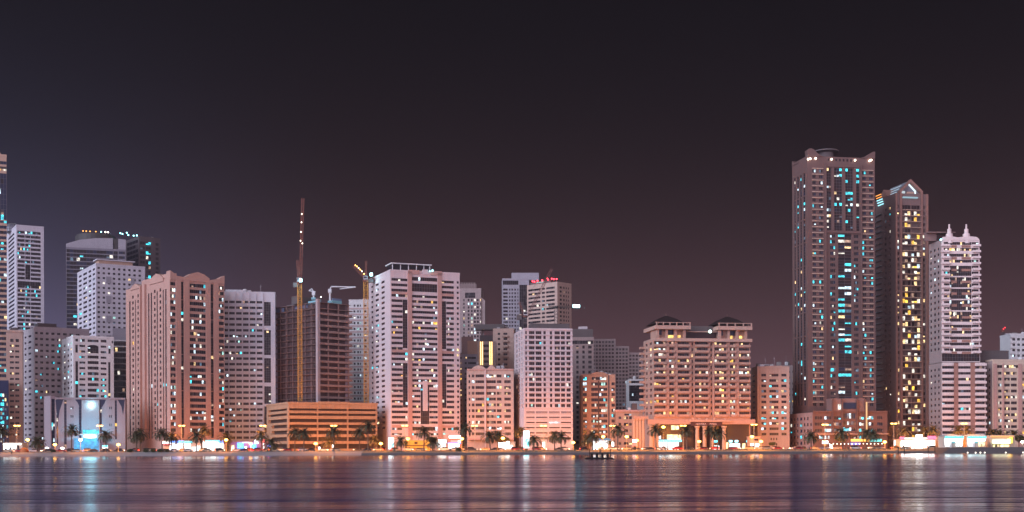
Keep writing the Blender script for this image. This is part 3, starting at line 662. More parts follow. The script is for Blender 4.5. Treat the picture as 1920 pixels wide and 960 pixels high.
b.dk = [GLASSN] * 4 + [GLASSM]
b.grid('F', [(879, 882, 1), (885, 890, 1), (892, 908, 4, .1), (912.8, 930, 4, .42), (932, 940.5, 2, .4), (946, 958, 4, .3)], 702.2, 10.87, 11, 5.3, .1, 'mix')
b.poly('pediment', [(911, 694), (922, 683), (933, 694)], -.4, 3, BEI); b.poly('roof_arch', [(884, 694)] + [(898 - 14 * math.cos(math.pi * k / 8), 694 - 9 * math.sin(math.pi * k / 8) ** 1.3) for k in range(1, 8)] + [(912, 694)], -.2, 3, BEI)
b.bx('cornice', 876, 963.5, 691.5, 694, -.5, .3, PIER); b.bx('fold_pier', 909.2, 911.2, 694, 842, -.9, -.01, PINK); b.bx('shop_canopy', 877, 963, 822, 825, -3, -.02, PIER)
b.clutter(8, 2.5); b.finish()

# the two far towers with the red roof lamps
b = Bld('office_tower', 'far grey tower with a dark glass corner behind the red roof lamps', 'tower', 943, 943, 993, 930, 2, 524, GREYP)
b.grid('F', [(944.5, 953, 2), (955.5, 958), (960, 963), (965.5, 968.5), (971, 973)], 541, 6.8, 14, 3.8, .1, 'cool'); b.win('F', 975, 990, 534, 618, 4, 13, .04, 'cool')
b.win('F', 944, 973, 526, 534, 8, 1, .02); b.bx('crown', 961, 1012, 510, 524.2, 4, 12, GREYP); b.parapet(.8); b.finish()
b = Bld('apartment_tower', 'far cream tower with a row of red lamps along its roof', 'apartments', 989, 1046, 1072.5, 890, -43, 528, BEI, side='R')
b.grid('F', [(991.5, 1014, 6, .12), (1017, 1022.5, 2, .2), (1025, 1041, 5, .05)], 536.5, 7.7, 11, 3.8, .12, 'cool'); b.grid('S', [(1050.5, 1054.5), (1057, 1060), (1062, 1064), (1066, 1068)], 536, 7.7, 11, 4, .07, 'warm')
b.bx('roof_hall', 992, 1030, 523, 528.2, 2, 8, DCONC)
for px, py in ((998, 521), (1001.5, 522.5), (1007, 521.5), (1016, 521.5), (1027, 521.5), (1034, 521), (1038, 522), (1043, 522.5), (1026, 519.5)): b.light('roof_lamp', px, py, .55, REDL, 1.0)
b.bx('lit_roof_sign', 1007, 1022, 524.5, 526.3, -.5, -.1, em('dim_lit_panel', (.6, .75, .7), .35)); b.finish()

b = Bld('apartment_block', 'rose grid-fronted block above banded parking floors', 'apartments', 964.5, 983, 1074, 672, 9, 615, PINK, recess=.6)
b.dk = [GLASSN] * 5 + [GLASS]; fl = lambda i: 619.5 + i * 9.85
for i in range(15):
    y = fl(i) + (0 if i else 1)
    for p0, p1, nx in ((985.6, 988.8, 1), (992.5, 1003, 3), (1005, 1016, 3), (1019.6, 1024.2, 1), (1031.6, 1036, 1), (1040.5, 1050.6, 3), (1052.4, 1060, 2), (1062.8, 1070.4, 2)): b.win('F', p0, p1, y, y + 5.9, nx, 1, .035, 'cool')
    for p0, p1 in ((968, 970.5), (973, 975), (978, 980)): b.win('S', p0, p1, y, y + 6.4)
for i in range(6):
    for p0, p1 in ((987, 1003), (1005, 1027), (1029.5, 1050), (1052, 1071)): b.win('F', p0, p1, 771.5 + i * 9.7, 776 + i * 9.7, 1)
for i in range(21): b.bx('floor_band', 983, 1074.5, 616.6 + i * 9.85 + (0 if i < 15 else -.6), 618.4 + i * 9.85 + (0 if i < 15 else -.6), -.45, -.01, PINK)
b.bx('roof_hall', 1000, 1073, 604, 615.2, 6, 14, DCONC); b.clutter(6, 4); b.finish()
b = Bld('apartment_block', 'dark brown block right of the rose grid-fronted block', 'apartments', 1072, 1072, 1114, 745, 0, 632, DUN)
b.grid('F', [(1081, 1085.5), (1092.5, 1097), (1103.5, 1110, 2)], 648, 9.4, 20, 5.5, .05, 'warm'); b.win('F', 1073, 1113, 638.5, 645, 8)
b.bx('setback_storey', 1073, 1113, 616.5, 632.2, 2, 14, DCONC); b.win('F', 1090, 1100, 618, 630) if False else None
b.bx('plant_room', 1086, 1103, 611, 616.6, 4, 10, STEEL); b.clutter(5); b.finish()
HAZG = wall('weathered_grey_brown_panel', (.32, .25, .245))
for k, (p0, p1, top) in enumerate(((1110, 1155, 635.5), (1154, 1180, 649), (1179, 1206, 661))):
    if k == 0: b = bb = Bld('hotel_block', 'distant grey block stepping down towards the twin-pavilion hotel', 'building', p0, p0, p1, 960, 0, top, HAZG)
    else: b = Bld('step', '', '', p0, p0, p1, 960 + k * .4, 0, top, HAZG, of=bb); b.body_name = 'lower_step'
    b.dk = [GLASSM, GLASSN]; b.mul = False
    b.grid('F', [(p0 + 1.5 + q * 6, p0 + 5.6 + q * 6, 1) for q in range(int((p1 - p0) / 6))], top + 4, 6.9, int((770 - top) / 6.9), 4.0, .015, 'dim' if 0 else 'mix'); b.finish(30)
b = Bld('office_block', 'small white block with a dark gridded front left of the hotel', 'offices', 1179, 1179, 1213, 840, 0, 711, WHITE)
b.win('F', 1180, 1212, 722.5, 752, 12, 6, .03, 'cool'); b.win('F', 1180, 1212, 714, 718.5, 8, 1, .1); b.win('F', 1186, 1195, 759, 764, 2, 1, .4, 'warm'); b.clutter(2); b.finish()
ORB = wall('ochre_rose_render', (.46, .275, .20))
b = Bld('apartment_block', 'ochre block with an arched roofline and many bright windows', 'apartments', 1090, 1090, 1154, 693, 0, 702, ORB)
b.dk = [GLASSN] * 4 + [GLASS]
b.grid('F', [(1093.5, 1100.5, 2, .35), (1109, 1121.5, 4, .3), (1124, 1139, 4, .42), (1147, 1153, 2, .3)], 717, 9.95, 13, 5.8, .3, 'cool'); b.win('F', 1110, 1137, 707, 712.5, 7, 1, .35, 'cool'); b.win('F', 1094, 1100.5, 707, 713, 2, 1, .8, 'cyan')
b.poly('roof_arch', [(1108, 703)] + [(1123.5 - 15.5 * math.cos(math.pi * k / 10), 703 - 5.5 * math.sin(math.pi * k / 10)) for k in range(1, 10)] + [(1139, 703)], -.3, 3, ORB)
b.bx('centre_fin', 1121.9, 1123.6, 714, 838, -.4, .2, GLASSN)
b.bx('dark_side_bay', 1090.2, 1093.2, 704, 842, -.2, -.01, BRN); b.bx('dark_side_bay', 1140.5, 1143, 704, 842, -.2, -.01, BRN); b.clutter(6, 3); b.finish()
b = Bld('villa', 'low ochre villa with a flat roof between arched block and hotel', 'building', 1155, 1155, 1206, 688, 0, 772, ORB)
b.grid('F', [(1160, 1165, 1), (1170, 1178, 2), (1180, 1185, 1)], 781, 12, 5, 5, .1, 'warm'); b.win('F', 1171, 1184, 776, 779, 3)
b.bx('roof_slab', 1153, 1207, 768.5, 772, -.8, 12, PIER); b.bx('roof_tower', 1186, 1196, 756, 768.5, 3, 8, BRN); b.clutter(3, 2); b.finish()

# hotel with two roof pavilions
HOT = wall('hotel_rose_stone', (.46, .275, .215), .06, .08)
b = Bld('hotel', 'rose stone hotel with stacked balconies and two hipped roof pavilions', 'hotel', 1207, 1226, 1406.5, 664, 9, 636, HOT, base=None, recess=.5)
b.dk = [GLASSN] * 3 + [GLASSM] * 2
cl = [(1227, 1248.5, 5, .38), (1255.5, 1264, 2, .35), (1271.5, 1292.5, 5, .18), (1303.5, 1328, 6, .1), (1340.5, 1362.5, 5, .3), (1369.5, 1379, 3, .4), (1386.5, 1405.5, 5, .25)]
for i in range(13):
    y = 640.2 + i * 10.97
    for j, (p0, p1, nx, lp) in enumerate(cl):
        b.win('F', p0, p1, y, y + 5.4, nx, 1, lp, 'hotel'); b.bx('balcony', p0 - .8, p1 + .8, y + 5.2, y + 9.6, -1.5, -.02, HOT)
    for p0 in (1297, 1332.5): b.win('F', p0, p0 + 3, y + 1, y + 6.5, 1, 1, .15, 'hotel')
    b.win('S', 1211, 1214.5, y, y + 5.4, 1, 1, .2, 'hotel'); b.win('S', 1218.5, 1222.5, y, y + 5.4, 1, 1, .3, 'hotel'); b.bx('corner_balcony', 1207.5, 1210, y + 5.2, y + 9.6, -2.6, -.02, HOT, 'S')
for p0, p1 in ((1249.8, 1254.2), (1265.6, 1270.2), (1294, 1296.4), (1301, 1302.2), (1330, 1331.8), (1336, 1339), (1364.4, 1368), (1380.8, 1385)): b.bx('pier', p0, p1, 640, 782, -.75, -.01, HOT)
DK = wall('deck_edge_stone', (.48, .31, .25), .05, .06)
b.bx('terrace_slab', 1227, 1408.5, 634, 640, -2.2, b.D + 1, DK)
for p0, p1, ap in ((1227.5, 1293.5, 1247), (1344, 1408.5, 1358.5)):
    b.bx('pavilion_deck', p0, p1, 610.5, 617.5, -2.6, b.D + 1 if p0 < 1300 else 15, DK)
    b.bx('pavilion_room', p0 + 4, p1 - 8, 617.6, 634, 2.0, 12, HOT)
    n_ = 6 if p0 < 1300 else 5
    for k in range(n_): q = p0 + 1.5 + k * (p1 - p0 - 4) / (n_ - 1); b.bx('deck_post', q, q + 1.7, 604.5, 611, -2.7, -2.1, DK)
    for k in range(4): q = p0 + 4 + k * (p1 - p0 - 16) / 3; b.bx('pavilion_pier', q, q + 4.5, 617.5, 634, -.6, 1.9, HOT)
    b.bx('pavilion_railing', p0, p1, 604.6, 605.6, -2.6, -2.3, DK)
    hp = b.hip('pavilion_roof', p0 - 3, p1 - 4, 607, 589, .5, 15, wall('brown_roof_tile', (.030, .018, .018)), .06)
    mb = MB(); mb.bar((0, 0, 0), (0, 0, 1.6), .12, DK, .03, 6); b.add(mb, 'finial', hp, ((b.cF(p0 - 3) + b.cF(p1 - 4)) / 2, 7.75, b.z(589.2)))
LGT = em('lit_pavilion_glass', (1, .60, .15), .9, False, .8)
for p0, p1 in ((1250, 1265), (1273, 1278.5), (1372, 1376), (1389, 1394)): b.bx('lit_window', p0, p1, 627.5, 633.8, 1.6, 1.95, LGT)
for p0, p1 in ((1232, 1243), (1251, 1266), (1347, 1358), (1366, 1380)): b.bx('pavilion_window', p0, p1, 618, 627.2, 1.6, 1.96, GLASSB)
b.bx('link_room', 1281, 1346, 621, 634, 3, 11, GLASSN); b.bx('link_roof', 1279, 1348, 619.5, 621, 2, 12, DK); b.bx('upper_link_room', 1296, 1345, 608, 619.4, 6, 12, DCONC); b.light('roof_lamp', 1333, 620, .9, em('soft_white_lamp', (.75, 1, .9), 1.6), .8)
b.bx('podium_lintel', 1212, 1412, 786.5, 795.5, -3.5, -.03, HOT); b.bx('podium_glazing', 1226, 1404, 796, 846, -.4, -.05, GLASSN)
b.bx('sign_board', 1291, 1350, 791.5, 799, -4.0, -3.55, wall('dark_brown_sign', (.08, .04, .04), .02, .02))
b.bx('portico_cornice', 1288, 1366, 788, 791, -4.6, -3.55, DK)
for px in (1294, 1306, 1320, 1333, 1353): b.bx('urn_block', px, px + 3.4, 784, 788, -4.4, -3.6, DK)
COLM = wall('fluted_column_stone', (.48, .31, .22), .05, .12)
def column(px, yt, yb, r, d):
    mb = MB(); h_ = b.z(yt) - b.z(yb); mb.lathe([(r * 1.35, 0), (r * 1.35, .5), (r, .8), (r * .9, h_ - 1.2), (r * 1.35, h_ - .6), (r * 1.4, h_)], (0, 0, 0), COLM, 14); b.add(mb, 'column', None, (b.cF(px), d, b.z(yb)))
for px in (1304, 1317.5, 1331.5, 1354): column(px, 799, 846, 1.1, -3.3)
for px in (1219, 1228): column(px, 796, 846, 1.4, -3)
for px in (1187.5, 1193, 1198.5, 1204): column(px, 785, 846, .75, -2.2)
b.bx('colonnade_lintel', 1185, 1213, 781, 785, -3.2, -1.2, HOT)
b.bx('upper_shopfront', 1250, 1276, 815, 824, -1.2, -.5, SHOPY); b.bx('upper_shopfront', 1233, 1238, 817, 823, -1.2, -.5, SHOPW); b.bx('upper_shopfront', 1258, 1272, 798, 806, -.8, -.5, SHOPY)
b.bx('shopfront', 1231, 1249, 829, 844, -1.6, -.5, SHOPW); b.bx('shopfront', 1252, 1271, 829, 844, -1.6, -.5, SHOPW); b.bx('shop_fascia', 1230, 1276, 825, 828.5, -2.2, -.5, SIGNC)
b.bx('shopfront', 1355, 1364, 830, 842, -1.3, -.5, SHOPY); b.bx('shopfront', 1367, 1386, 832, 842, -1.3, -.5, SHOPW); b.bx('shopfront', 1336, 1347, 836, 843, -1.3, -.5, SHOPW); b.bx('shopfront', 1391, 1396, 832, 842, -1.3, -.5, SHOPY)
for px, w_ in ((1368, 5), (1379, 5), (1400, 4), (1339, 8)): b.bx('shop_sign', px - w_ / 2, px + w_ / 2, 826, 829.5, -2.0, -1.4, LAMPC if w_ == 5 else SIGNC)
def text(par, s_, loc, size, m, rot=(R(90), 0, 0), depth=.06):
    cu = bpy.data.curves.new('lettering', 'FONT'); cu.body = s_; cu.size = size; cu.extrude = depth; cu.align_x = 'CENTER'; cu.align_y = 'CENTER'; cu.resolution_u = 2
    tmp = bpy.data.objects.new('tmp', cu); COL.objects.link(tmp); dg = bpy.context.evaluated_depsgraph_get(); me = bpy.data.meshes.new_from_object(tmp.evaluated_get(dg)); me.materials.clear(); me.materials.append(m)
    bpy.data.objects.remove(tmp); o = bpy.data.objects.new('lettering', me); COL.objects.link(o); o.parent = par; o.location = loc; o.rotation_euler = rot; return o
o = text(b.root, 'NOVERA     MARA', (0, 0, 0), 1.45, wall('dull_letter_metal', (.62, .48, .46), .02, .02)); o.matrix_basis = b.rel @ Matrix.Translation((b.cF(1320), -4.06, b.z(795.3))) @ Matrix.Rotation(R(90), 4, 'X')
b.finish(90)

b = Bld('apartment_block', 'beige block with cyan-lit rooms between hotel and tall brown tower', 'apartments', 1408, 1420.5, 1480.5, 690, 2, 690, BEI)
b.dk = [GLASSN] * 4 + [GLASS]
b.grid('F', [(1428, 1437, 2), (1443, 1460, 4), (1465.5, 1475, 2)], 701, 10.05, 12, 4.8, .32, 'cyan'); b.grid('F', [(1445, 1447.5), (1450, 1452.5), (1455, 1457.5)], 821, 10, 2, 4.5, .0)
b.grid('S', [(1411, 1416)], 701, 10.05, 12, 4, .04); b.bx('roof_comb', 1441, 1467, 686, 690.5, -.3, 2, BEI); b.bx('shade_fin', 1425, 1426.2, 694, 842, -.5, -.02, BEI)
b.parapet(.9); b.clutter(8, 4); b.finish()
b = Bld('apartment_block', 'dark narrow block squeezed behind the beige block with cyan rooms', 'apartments', 1462, 1462, 1492, 760, 0, 685, DUN)
b.grid('F', [(1479, 1482), (1486, 1489)], 695, 11, 12, 4, .25, 'mix'); b.clutter(5, 4); b.finish()

# tall brown tower
BRT = wall('brown_tower_cladding', (.155, .092, .082), .07, .07, .6); BRD = wall('dark_brown_spandrel', (.22, .14, .13), .07, .07)
b = Bld('apartment_tower', 'tallest brown tower with winged crests and turquoise-lit windows', 'tower', 1487, 1515, 1642, 694, 10, 292, BRT, recess=.4)
b.dk = [GLASS] * 4 + [GLASSN, GLASSB]; rw = lambda i: 317 + i * 10.97
for i in range(41):
    y = rw(i)
    for p0, p1 in ((1525, 1531.5), (1537.5, 1544.5), (1618.5, 1625.5), (1631.5, 1638.5)): b.win('F', p0, p1, y, y + 5.4, 2, 1, .19, 'cyan')
    if i >= 11: b.win('F', 1558, 1567.5, y, y + 6, 3, 1, .32 if i < 17 else .25, 'cyan'); b.win('F', 1602.5, 1611, y, y + 6, 3, 1, .14, 'cyan')
for k in range(3):
    for p0, p1, nx in ((1552, 1560, 2), (1566, 1580.5, 3), (1587, 1601, 3), (1607, 1613, 1)): b.win('F', p0, p1, rw(k * 4 - .4) + .4, rw(min(10.4, k * 4 + 3.6)) - .5, nx, 8 if k < 2 else 6, .42, 'cyan_floors')
for k in range(7): b.win('F', 1573, 1597.5, rw(11 + k * 4) - 1, rw(15 + k * 4) - 1.6, 2, 8, .50, 'cyan_floors')
b.win('F', 1573, 1597.5, rw(39) - 1, rw(40) + 8, 2, 4, .4, 'cyan_floors')
for p0, p1 in ((1490.5, 1493), (1496, 1499), (1501.5, 1504.5), (1507.5, 1511)):
    for k in range(10): b.win('S', p0, p1, 322 + k * 44, 364 + k * 44, 1, 8, .09, 'cyan')
for p0, p1 in ((1561.5, 1565), (1582, 1586), (1602.3, 1606.4)): b.bx('pier', p0, p1, 312, 431, -.6, -.02, BRT)
for p0, p1 in ((1547, 1550.5), (1614.5, 1617)): b.bx('pier', p0, p1, 305, 768, -.9, -.02, BRT)
b.bx('waist_band', 1550.6, 1614.4, 431.5, 435.5, -.7, -.02, BRT); b.bx('top_band', 1550.6, 1614.4, 305, 311.5, -.7, -.02, BRT)
for i in range(41):
    for p0, p1 in ((1524, 1545.5), (1617.6, 1639.4)): b.bx('balcony_rail' if 0 else 'sill_band', p0, p1, rw(i) - 2.6, rw(i) - 1.2, -.3, -.02, TANW) if i % 1 == 0 else None
b.poly('crest', [(1516, 292.5), (1515, 282), (1518, 279), (1522, 278), (1527, 280), (1533, 286), (1541, 291.5), (1545, 292.5)], -.6, 3, BRT); b.poly('crest', [(1614, 292.5), (1624, 289.5), (1633, 283), (1638, 280), (1642, 279.5), (1641.8, 292.5)], -.6, 3, BRT); b.poly('crest', [(1487.6, 296), (1488, 287), (1493, 293), (1500, 297)], -.4, 2, BRT, 'S')
for k in range(8): b.bx('crown_opening', 1554 + k * 7, 1557 + k * 7, 295.5, 300, -.08, -.02, GLASS)
for px, py in ((1520, 298), (1530, 297), (1560, 297.5), (1604, 297.5), (1631, 297.5), (1634, 296), (1516, 299)): b.light('crown_lamp', px, py, .5, LAMPW, -.8)
mb = MB(); r_ = (b.cF(1578) - b.cF(1552)) / 2; mb.lathe([(r_, 0), (r_, 4), (r_ * 1.75, 4.5), (r_ * 1.75, 5.1), (r_, 5.2)], (0, 0, 0), DCONC, 20); b.add(mb, 'roof_drum', None, (b.cF(1563), 9, b.z(292)))
b.bx('rear_wall', 1535, 1604, 281, 292.5, 14, 15, DCONC); b.finish()
bb = b
PBR = wall('podium_brown_stone', (.15, .08, .066))
b = Bld('podium', '', '', 1478, 1524, 1664, 668, 4, 773, PBR, of=bb, depth=15); b.body_name = 'podium'; b.dk = [GLASSB, GLASS, GLASSN]
ROSEP = wall('rose_podium_stone', (.38, .235, .21)); b.wms = ROSEP
b.grid('S', [(1482, 1485), (1488, 1491), (1494, 1497), (1500, 1504), (1507, 1510), (1513, 1516), (1519, 1522)], 781, 11.7, 5, 6, .10, 'cyan')
b.grid('F', [(1528, 1542, 3, .05), (1546, 1559, 3, .75), (1564, 1577, 3, .6), (1607, 1620, 3, .7), (1625, 1638, 3, .7), (1645, 1655, 3, .05)], 780.5, 11.7, 3, 6, .4, 'cyan')
for y in (780, 792, 803.5): b.win('F', 1581, 1604, y - 2 if y > 780 else 775, y + 5, 6, 1, .55, 'cyan')
b.grid('F', [(1536, 1556, 6, .7), (1580, 1590, 3, .2), (1594, 1615, 6, .7), (1622, 1640, 5, .3)], 817, 9, 1, 6, .6, 'cyan')
for px in (1560, 1578, 1605.5, 1621): b.bx('podium_pier', px, px + 2, 748, 814, -1.2, -.02, PBR)
b.bx('centre_storey', 1561, 1623, 747, 773, .5, 10, BRD); b.bx('centre_glass', 1580, 1605, 755, 767, -.1, .48, GLASSB); b.bx('lit_glass', 1572, 1577, 758, 768, -.1, .48, LIT['white'])
b.bx('cornice', 1524, 1664, 770.5, 773.5, -.6, .4, PBR); b.bx('lit_column', 1622.2, 1624.6, 754, 806, -1.6, -1.2, em('lit_column_panel', (1, .55, .22), .5))
b.bx('fascia', 1524, 1664, 813, 815, -1.6, -.02, ORB); b.bx('sign_band', 1594, 1628, 823.5, 828, -2, -1.2, SIGNO); b.bx('sign_band', 1629, 1651, 823.5, 828.5, -2, -1.2, em('teal_sign', (.1, .75, .7), .9)); b.bx('window_band', 1594, 1612, 829, 834, -1.2, -.4, SIGNB if 0 else em('violet_sign', (.25, .25, 1), .8))
for k in range(16): b.light('canopy_lamp', 1546 + k * 7, 832.5, .22, LAMPW, -2.2)
b.bx('canopy', 1542, 1662, 829.5, 831, -2.6, -2.0, PBR); b.finish(60)

# gabled tower
GAB = wall('red_brown_gable_stone', (.29, .155, .125), .06, .06, .6); GDK = wall('dark_gable_side', (.21, .14, .13), .08, .08)
b = Bld('apartment_tower', 'slender gabled brown tower with yellow-lit balcony rooms', 'tower', 1643, 1680, 1741, 722, 11, 362, GDK, recess=.6)
b.dk = [GLASSC] * 4 + [GLASSN] * 2
for i in range(43):
    y = 384 + i * 10.96
    if y < 820: b.win('F', 1693.5, 1709, y, y + 8, 3, 1, .42, 'gab'); b.win('F', 1710.5, 1726.5, y, y + 8, 3, 1, .42, 'gab'); b.bx('balcony_rail', 1692.5, 1727.5, y + 8.2, y + 9.3, -.9, -.02, TANW)
    if y < 810: b.win('F', 1684, 1687.5, y, y + 6, 1, 1, .25, 'hotel'); b.win('F', 1731, 1736, y, y + 6, 1, 1, .22, 'hotel')
    b.win('S', 1660, 1663, y, y + 5); b.win('S', 1668, 1671, y, y + 5, 1, 1, .05)
for i in range(42): b.bx('side_balcony', 1644, 1656, 392 + i * 10.96, 393.2 + i * 10.96, -1.4, -.02, STEEL, 'S')
for p0, p1 in ((1680.2, 1683), (1688.3, 1692), (1728, 1730.6), (1737, 1741)): b.bx('corner_pier', p0, p1, 362, 842, -.7, -.02, GAB)
b.poly('gable_frame', [(1687, 363), (1687, 358), (1708.5, 335), (1731, 357), (1731, 363), (1727, 363), (1727, 359.5), (1708.5, 341), (1691, 359.5), (1691, 363)], -.8, 1.5, GAB)
b.poly('gable_back', [(1691, 370), (1691, 359.5), (1708.5, 341), (1727, 359.5), (1727, 370)], 1.6, 2.4, GDK)
b.poly('lit_brace', [(1705, 343), (1707.5, 343), (1720, 356), (1720, 366), (1718.5, 366), (1718.5, 357)], .6, 1.4, em('lit_white_edge', (.7, .9, 1), .8)); b.bx('lit_panel', 1694, 1699.5, 357, 365, .6, 1.4, em('lit_gable_panel', (.7, .85, .9), .4)); b.bx('gable_balcony', 1693.5, 1721, 368.5, 371, -1.2, .5, em('lit_balcony_edge', (.35, .6, .7), .4))
b.bx('gable_screen', 1703, 1717, 358, 366, .6, 1.4, TANW)
mb = MB(); m = wall('grey_roof_sheet', (.2, .2, .23)); a0, a1, a2 = b.cF(1687), b.cF(1708.5), b.cF(1731); z0_, z1_ = b.z(360), b.z(337)
mb.prism([(a0, 1.5, z0_), (a1, 1.5, z1_), (a2, 1.5, z0_)], [(a0, b.D - 1, z0_), (a1, b.D - 1, z1_), (a2, b.D - 1, z0_)], m); b.add(mb, 'gable_roof')
mb = MB(); m1 = em('lit_roof_edge', (.55, .75, .9), .55)
for k in range(3): mb.bar((a0 - .2 + k * 1.4, 2, z0_ + .5 + k * 1.9), (a0 - .2 + k * 1.4, b.D - 2, z0_ + .5 + k * 1.9), .14, m1)
b.add(mb, 'roof_light_strip')
g0, g1 = b.cS(1678), b.cS(1644); gc = (g0 + g1) * .55; mb = MB()
mb.prism([(-.4, gc - 5, b.z(362)), (-.4, gc, b.z(347)), (-.4, gc + 5, b.z(362))], [(6, gc - 5, b.z(362)), (6, gc, b.z(347)), (6, gc + 5, b.z(362))], GAB); b.add(mb, 'side_gable')
for k, m in enumerate((SIGNO, SIGNO, LAMPC, LAMPC, LAMPC)): b.bx('side_light_strip', 1645 + k, 1655 + k, 362 + k * 5 - 9, 363.2 + k * 5 - 9, -.6, -.2, em('amber_strip', (1, .35, .05), .9) if k < 2 else em('pale_cyan_strip', (.35, .85, 1), 1.0), 'S')
b.finish()

# twin-pinnacle banded tower
BWH = wall('pinkish_white_band', (.74, .60, .57), .05, .07); CHK = wall('terracotta_panel', (.36, .19, .15))
b = Bld('apartment_tower', 'white banded tower with two stubby pinnacles over rounded corner balconies', 'tower', 1742, 1766, 1848, 684, 3, 680, BWH)
b.grid('F', [(1767, 1847, 16)], 686.5, 11.1, 14, 4.8, .025, 'cyan')
for i in range(12):
    for p0, p1 in ((1766, 1785), (1828, 1849)): b.bx('balcony', p0, p1, 681.5 + i * 11.1, 686 + i * 11.1, -1.2, -.02, BWH)
for p0, p1 in ((1789, 1797), (1820, 1829)): b.bx('terracotta_strip', p0, p1, 680, 842, -.15, -.01, CHK)
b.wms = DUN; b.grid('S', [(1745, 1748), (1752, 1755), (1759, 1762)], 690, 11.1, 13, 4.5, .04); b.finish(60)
bb = b
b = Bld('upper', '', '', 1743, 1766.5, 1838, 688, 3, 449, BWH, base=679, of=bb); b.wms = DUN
b.dk = [GLASSN] * 3 + [GLASS] * 3
for i in range(19):
    y = 453.5 + i * 11.1
    b.win('F', 1771, 1781, y, y + 5.4, 3, 1, .15, 'cool'); b.win('F', 1823, 1836, y, y + 5.4, 3, 1, .15, 'cool')
    if i < 4 or i > 13: b.win('F', 1781.5, 1822.5, y, y + 5.4, 12, 1, .3 if i < 4 else .1, 'hotel')
    b.bx('balcony', 1765.4, 1781, y + 4.6, y + 8.6, -1.5, -.02, BWH); b.bx('balcony', 1824, 1838.6, y + 4.6, y + 8.6, -1.5, -.02, BWH)
    if i % 2 == 0: b.bx('terracotta_panel', 1785, 1795, y + 6, y + 10.5, -.12, -.02, CHK); b.bx('terracotta_panel', 1804, 1821, y + 6, y + 10.5, -.12, -.02, CHK)
for k in range(5): b.win('F', 1781.5, 1822.5, 498.2 + k * 21.5, 517.2 + k * 21.5, 12, 3, .16, 'hotel')
b.win('F', 1766.8, 1837.6, 663, 677.5, 14, 2, .03, 'cyan')
b.grid('S', [(1745, 1748), (1752, 1755.5), (1759, 1762, 1, .15)], 462, 11.1, 18, 5, .08, 'mix')
for px in (1783.5, 1815.5):
    mb = MB(); k_ = b.z(419) - b.z(449); mb.lathe([(1.9, -2), (1.9, k_ * .38), (1.15, k_ * .42), (1.15, k_ * .68), (.5, k_ * .72), (.45, k_ * .98), (.1, k_)], (0, 0, 0), BWH, 12); b.add(mb, 'pinnacle', None, (b.cF(px), 1.6, b.H))
b.poly('roof_screen', [(1767, 450), (1769, 444.5), (1783, 442.5), (1797, 445), (1815, 442.5), (1832, 444), (1837, 448), (1837, 450)], -.3, 1, BWH)
b.bx('rear_roof_frame', 1746, 1768, 433, 447, 8, 9, BRD); b.bx('rear_roof_slab', 1748, 1800, 431.5, 433.5, 5, 12, BRD); b.light('roof_lamp', 1764, 450, .5, LAMPC, -1)
b.body_name = 'upper_tower'; b.finish(90)

b = Bld('apartment_block', 'cream block with tall pink piers cut off by the right picture edge', 'apartments', 1846, 1861, 1962, 688, 5, 677, wall('cream_render', (.60, .46, .36)))
b.wms = DUN; b.dk = [GLASSN] * 4 + [GLASS]
b.grid('F', [(1872, 1878.5, 2, .3), (1883.5, 1894, 3, .35), (1896, 1907, 3, .35), (1917.5, 1928, 3, .2), (1931, 1940, 3, .2)], 697, 11.15, 12, 5.3, .3, 'hotel'); b.win('F', 1866, 1910, 684.5, 690, 10, 1, .4, 'hotel')
b.grid('S', [(1848, 1850, 1, .2), (1854, 1857)], 690, 11.15, 12, 5, .05)
for p0, p1 in ((1863, 1869), (1879.5, 1882), (1909, 1915.5), (1942, 1950)): b.bx('pier', p0, p1, 682, 842, -.7, -.02, PIER)
b.parapet(1); b.bx('rear_storey', 1846, 1905, 655, 677.2, 8, 15, DCONC); b.clutter(5, 4); b.finish()
b = Bld('apartment_block', 'white tower rising behind the cream block at the right edge', 'apartments', 1895, 1895, 1945, 850, 0, 628, WHITE)
b.grid('F', [(1899, 1904, 2), (1908, 1913, 2), (1917, 1922, 2), (1926, 1931, 2)], 634, 10.2, 8, 4.5, .1, 'mix')
for i in range(6): b.bx('balcony', 1894, 1900, 630 + i * 10.2, 633 + i * 10.2, -1.2, -.02, WHITE)
b.parapet(1); b.clutter(4); b.finish()
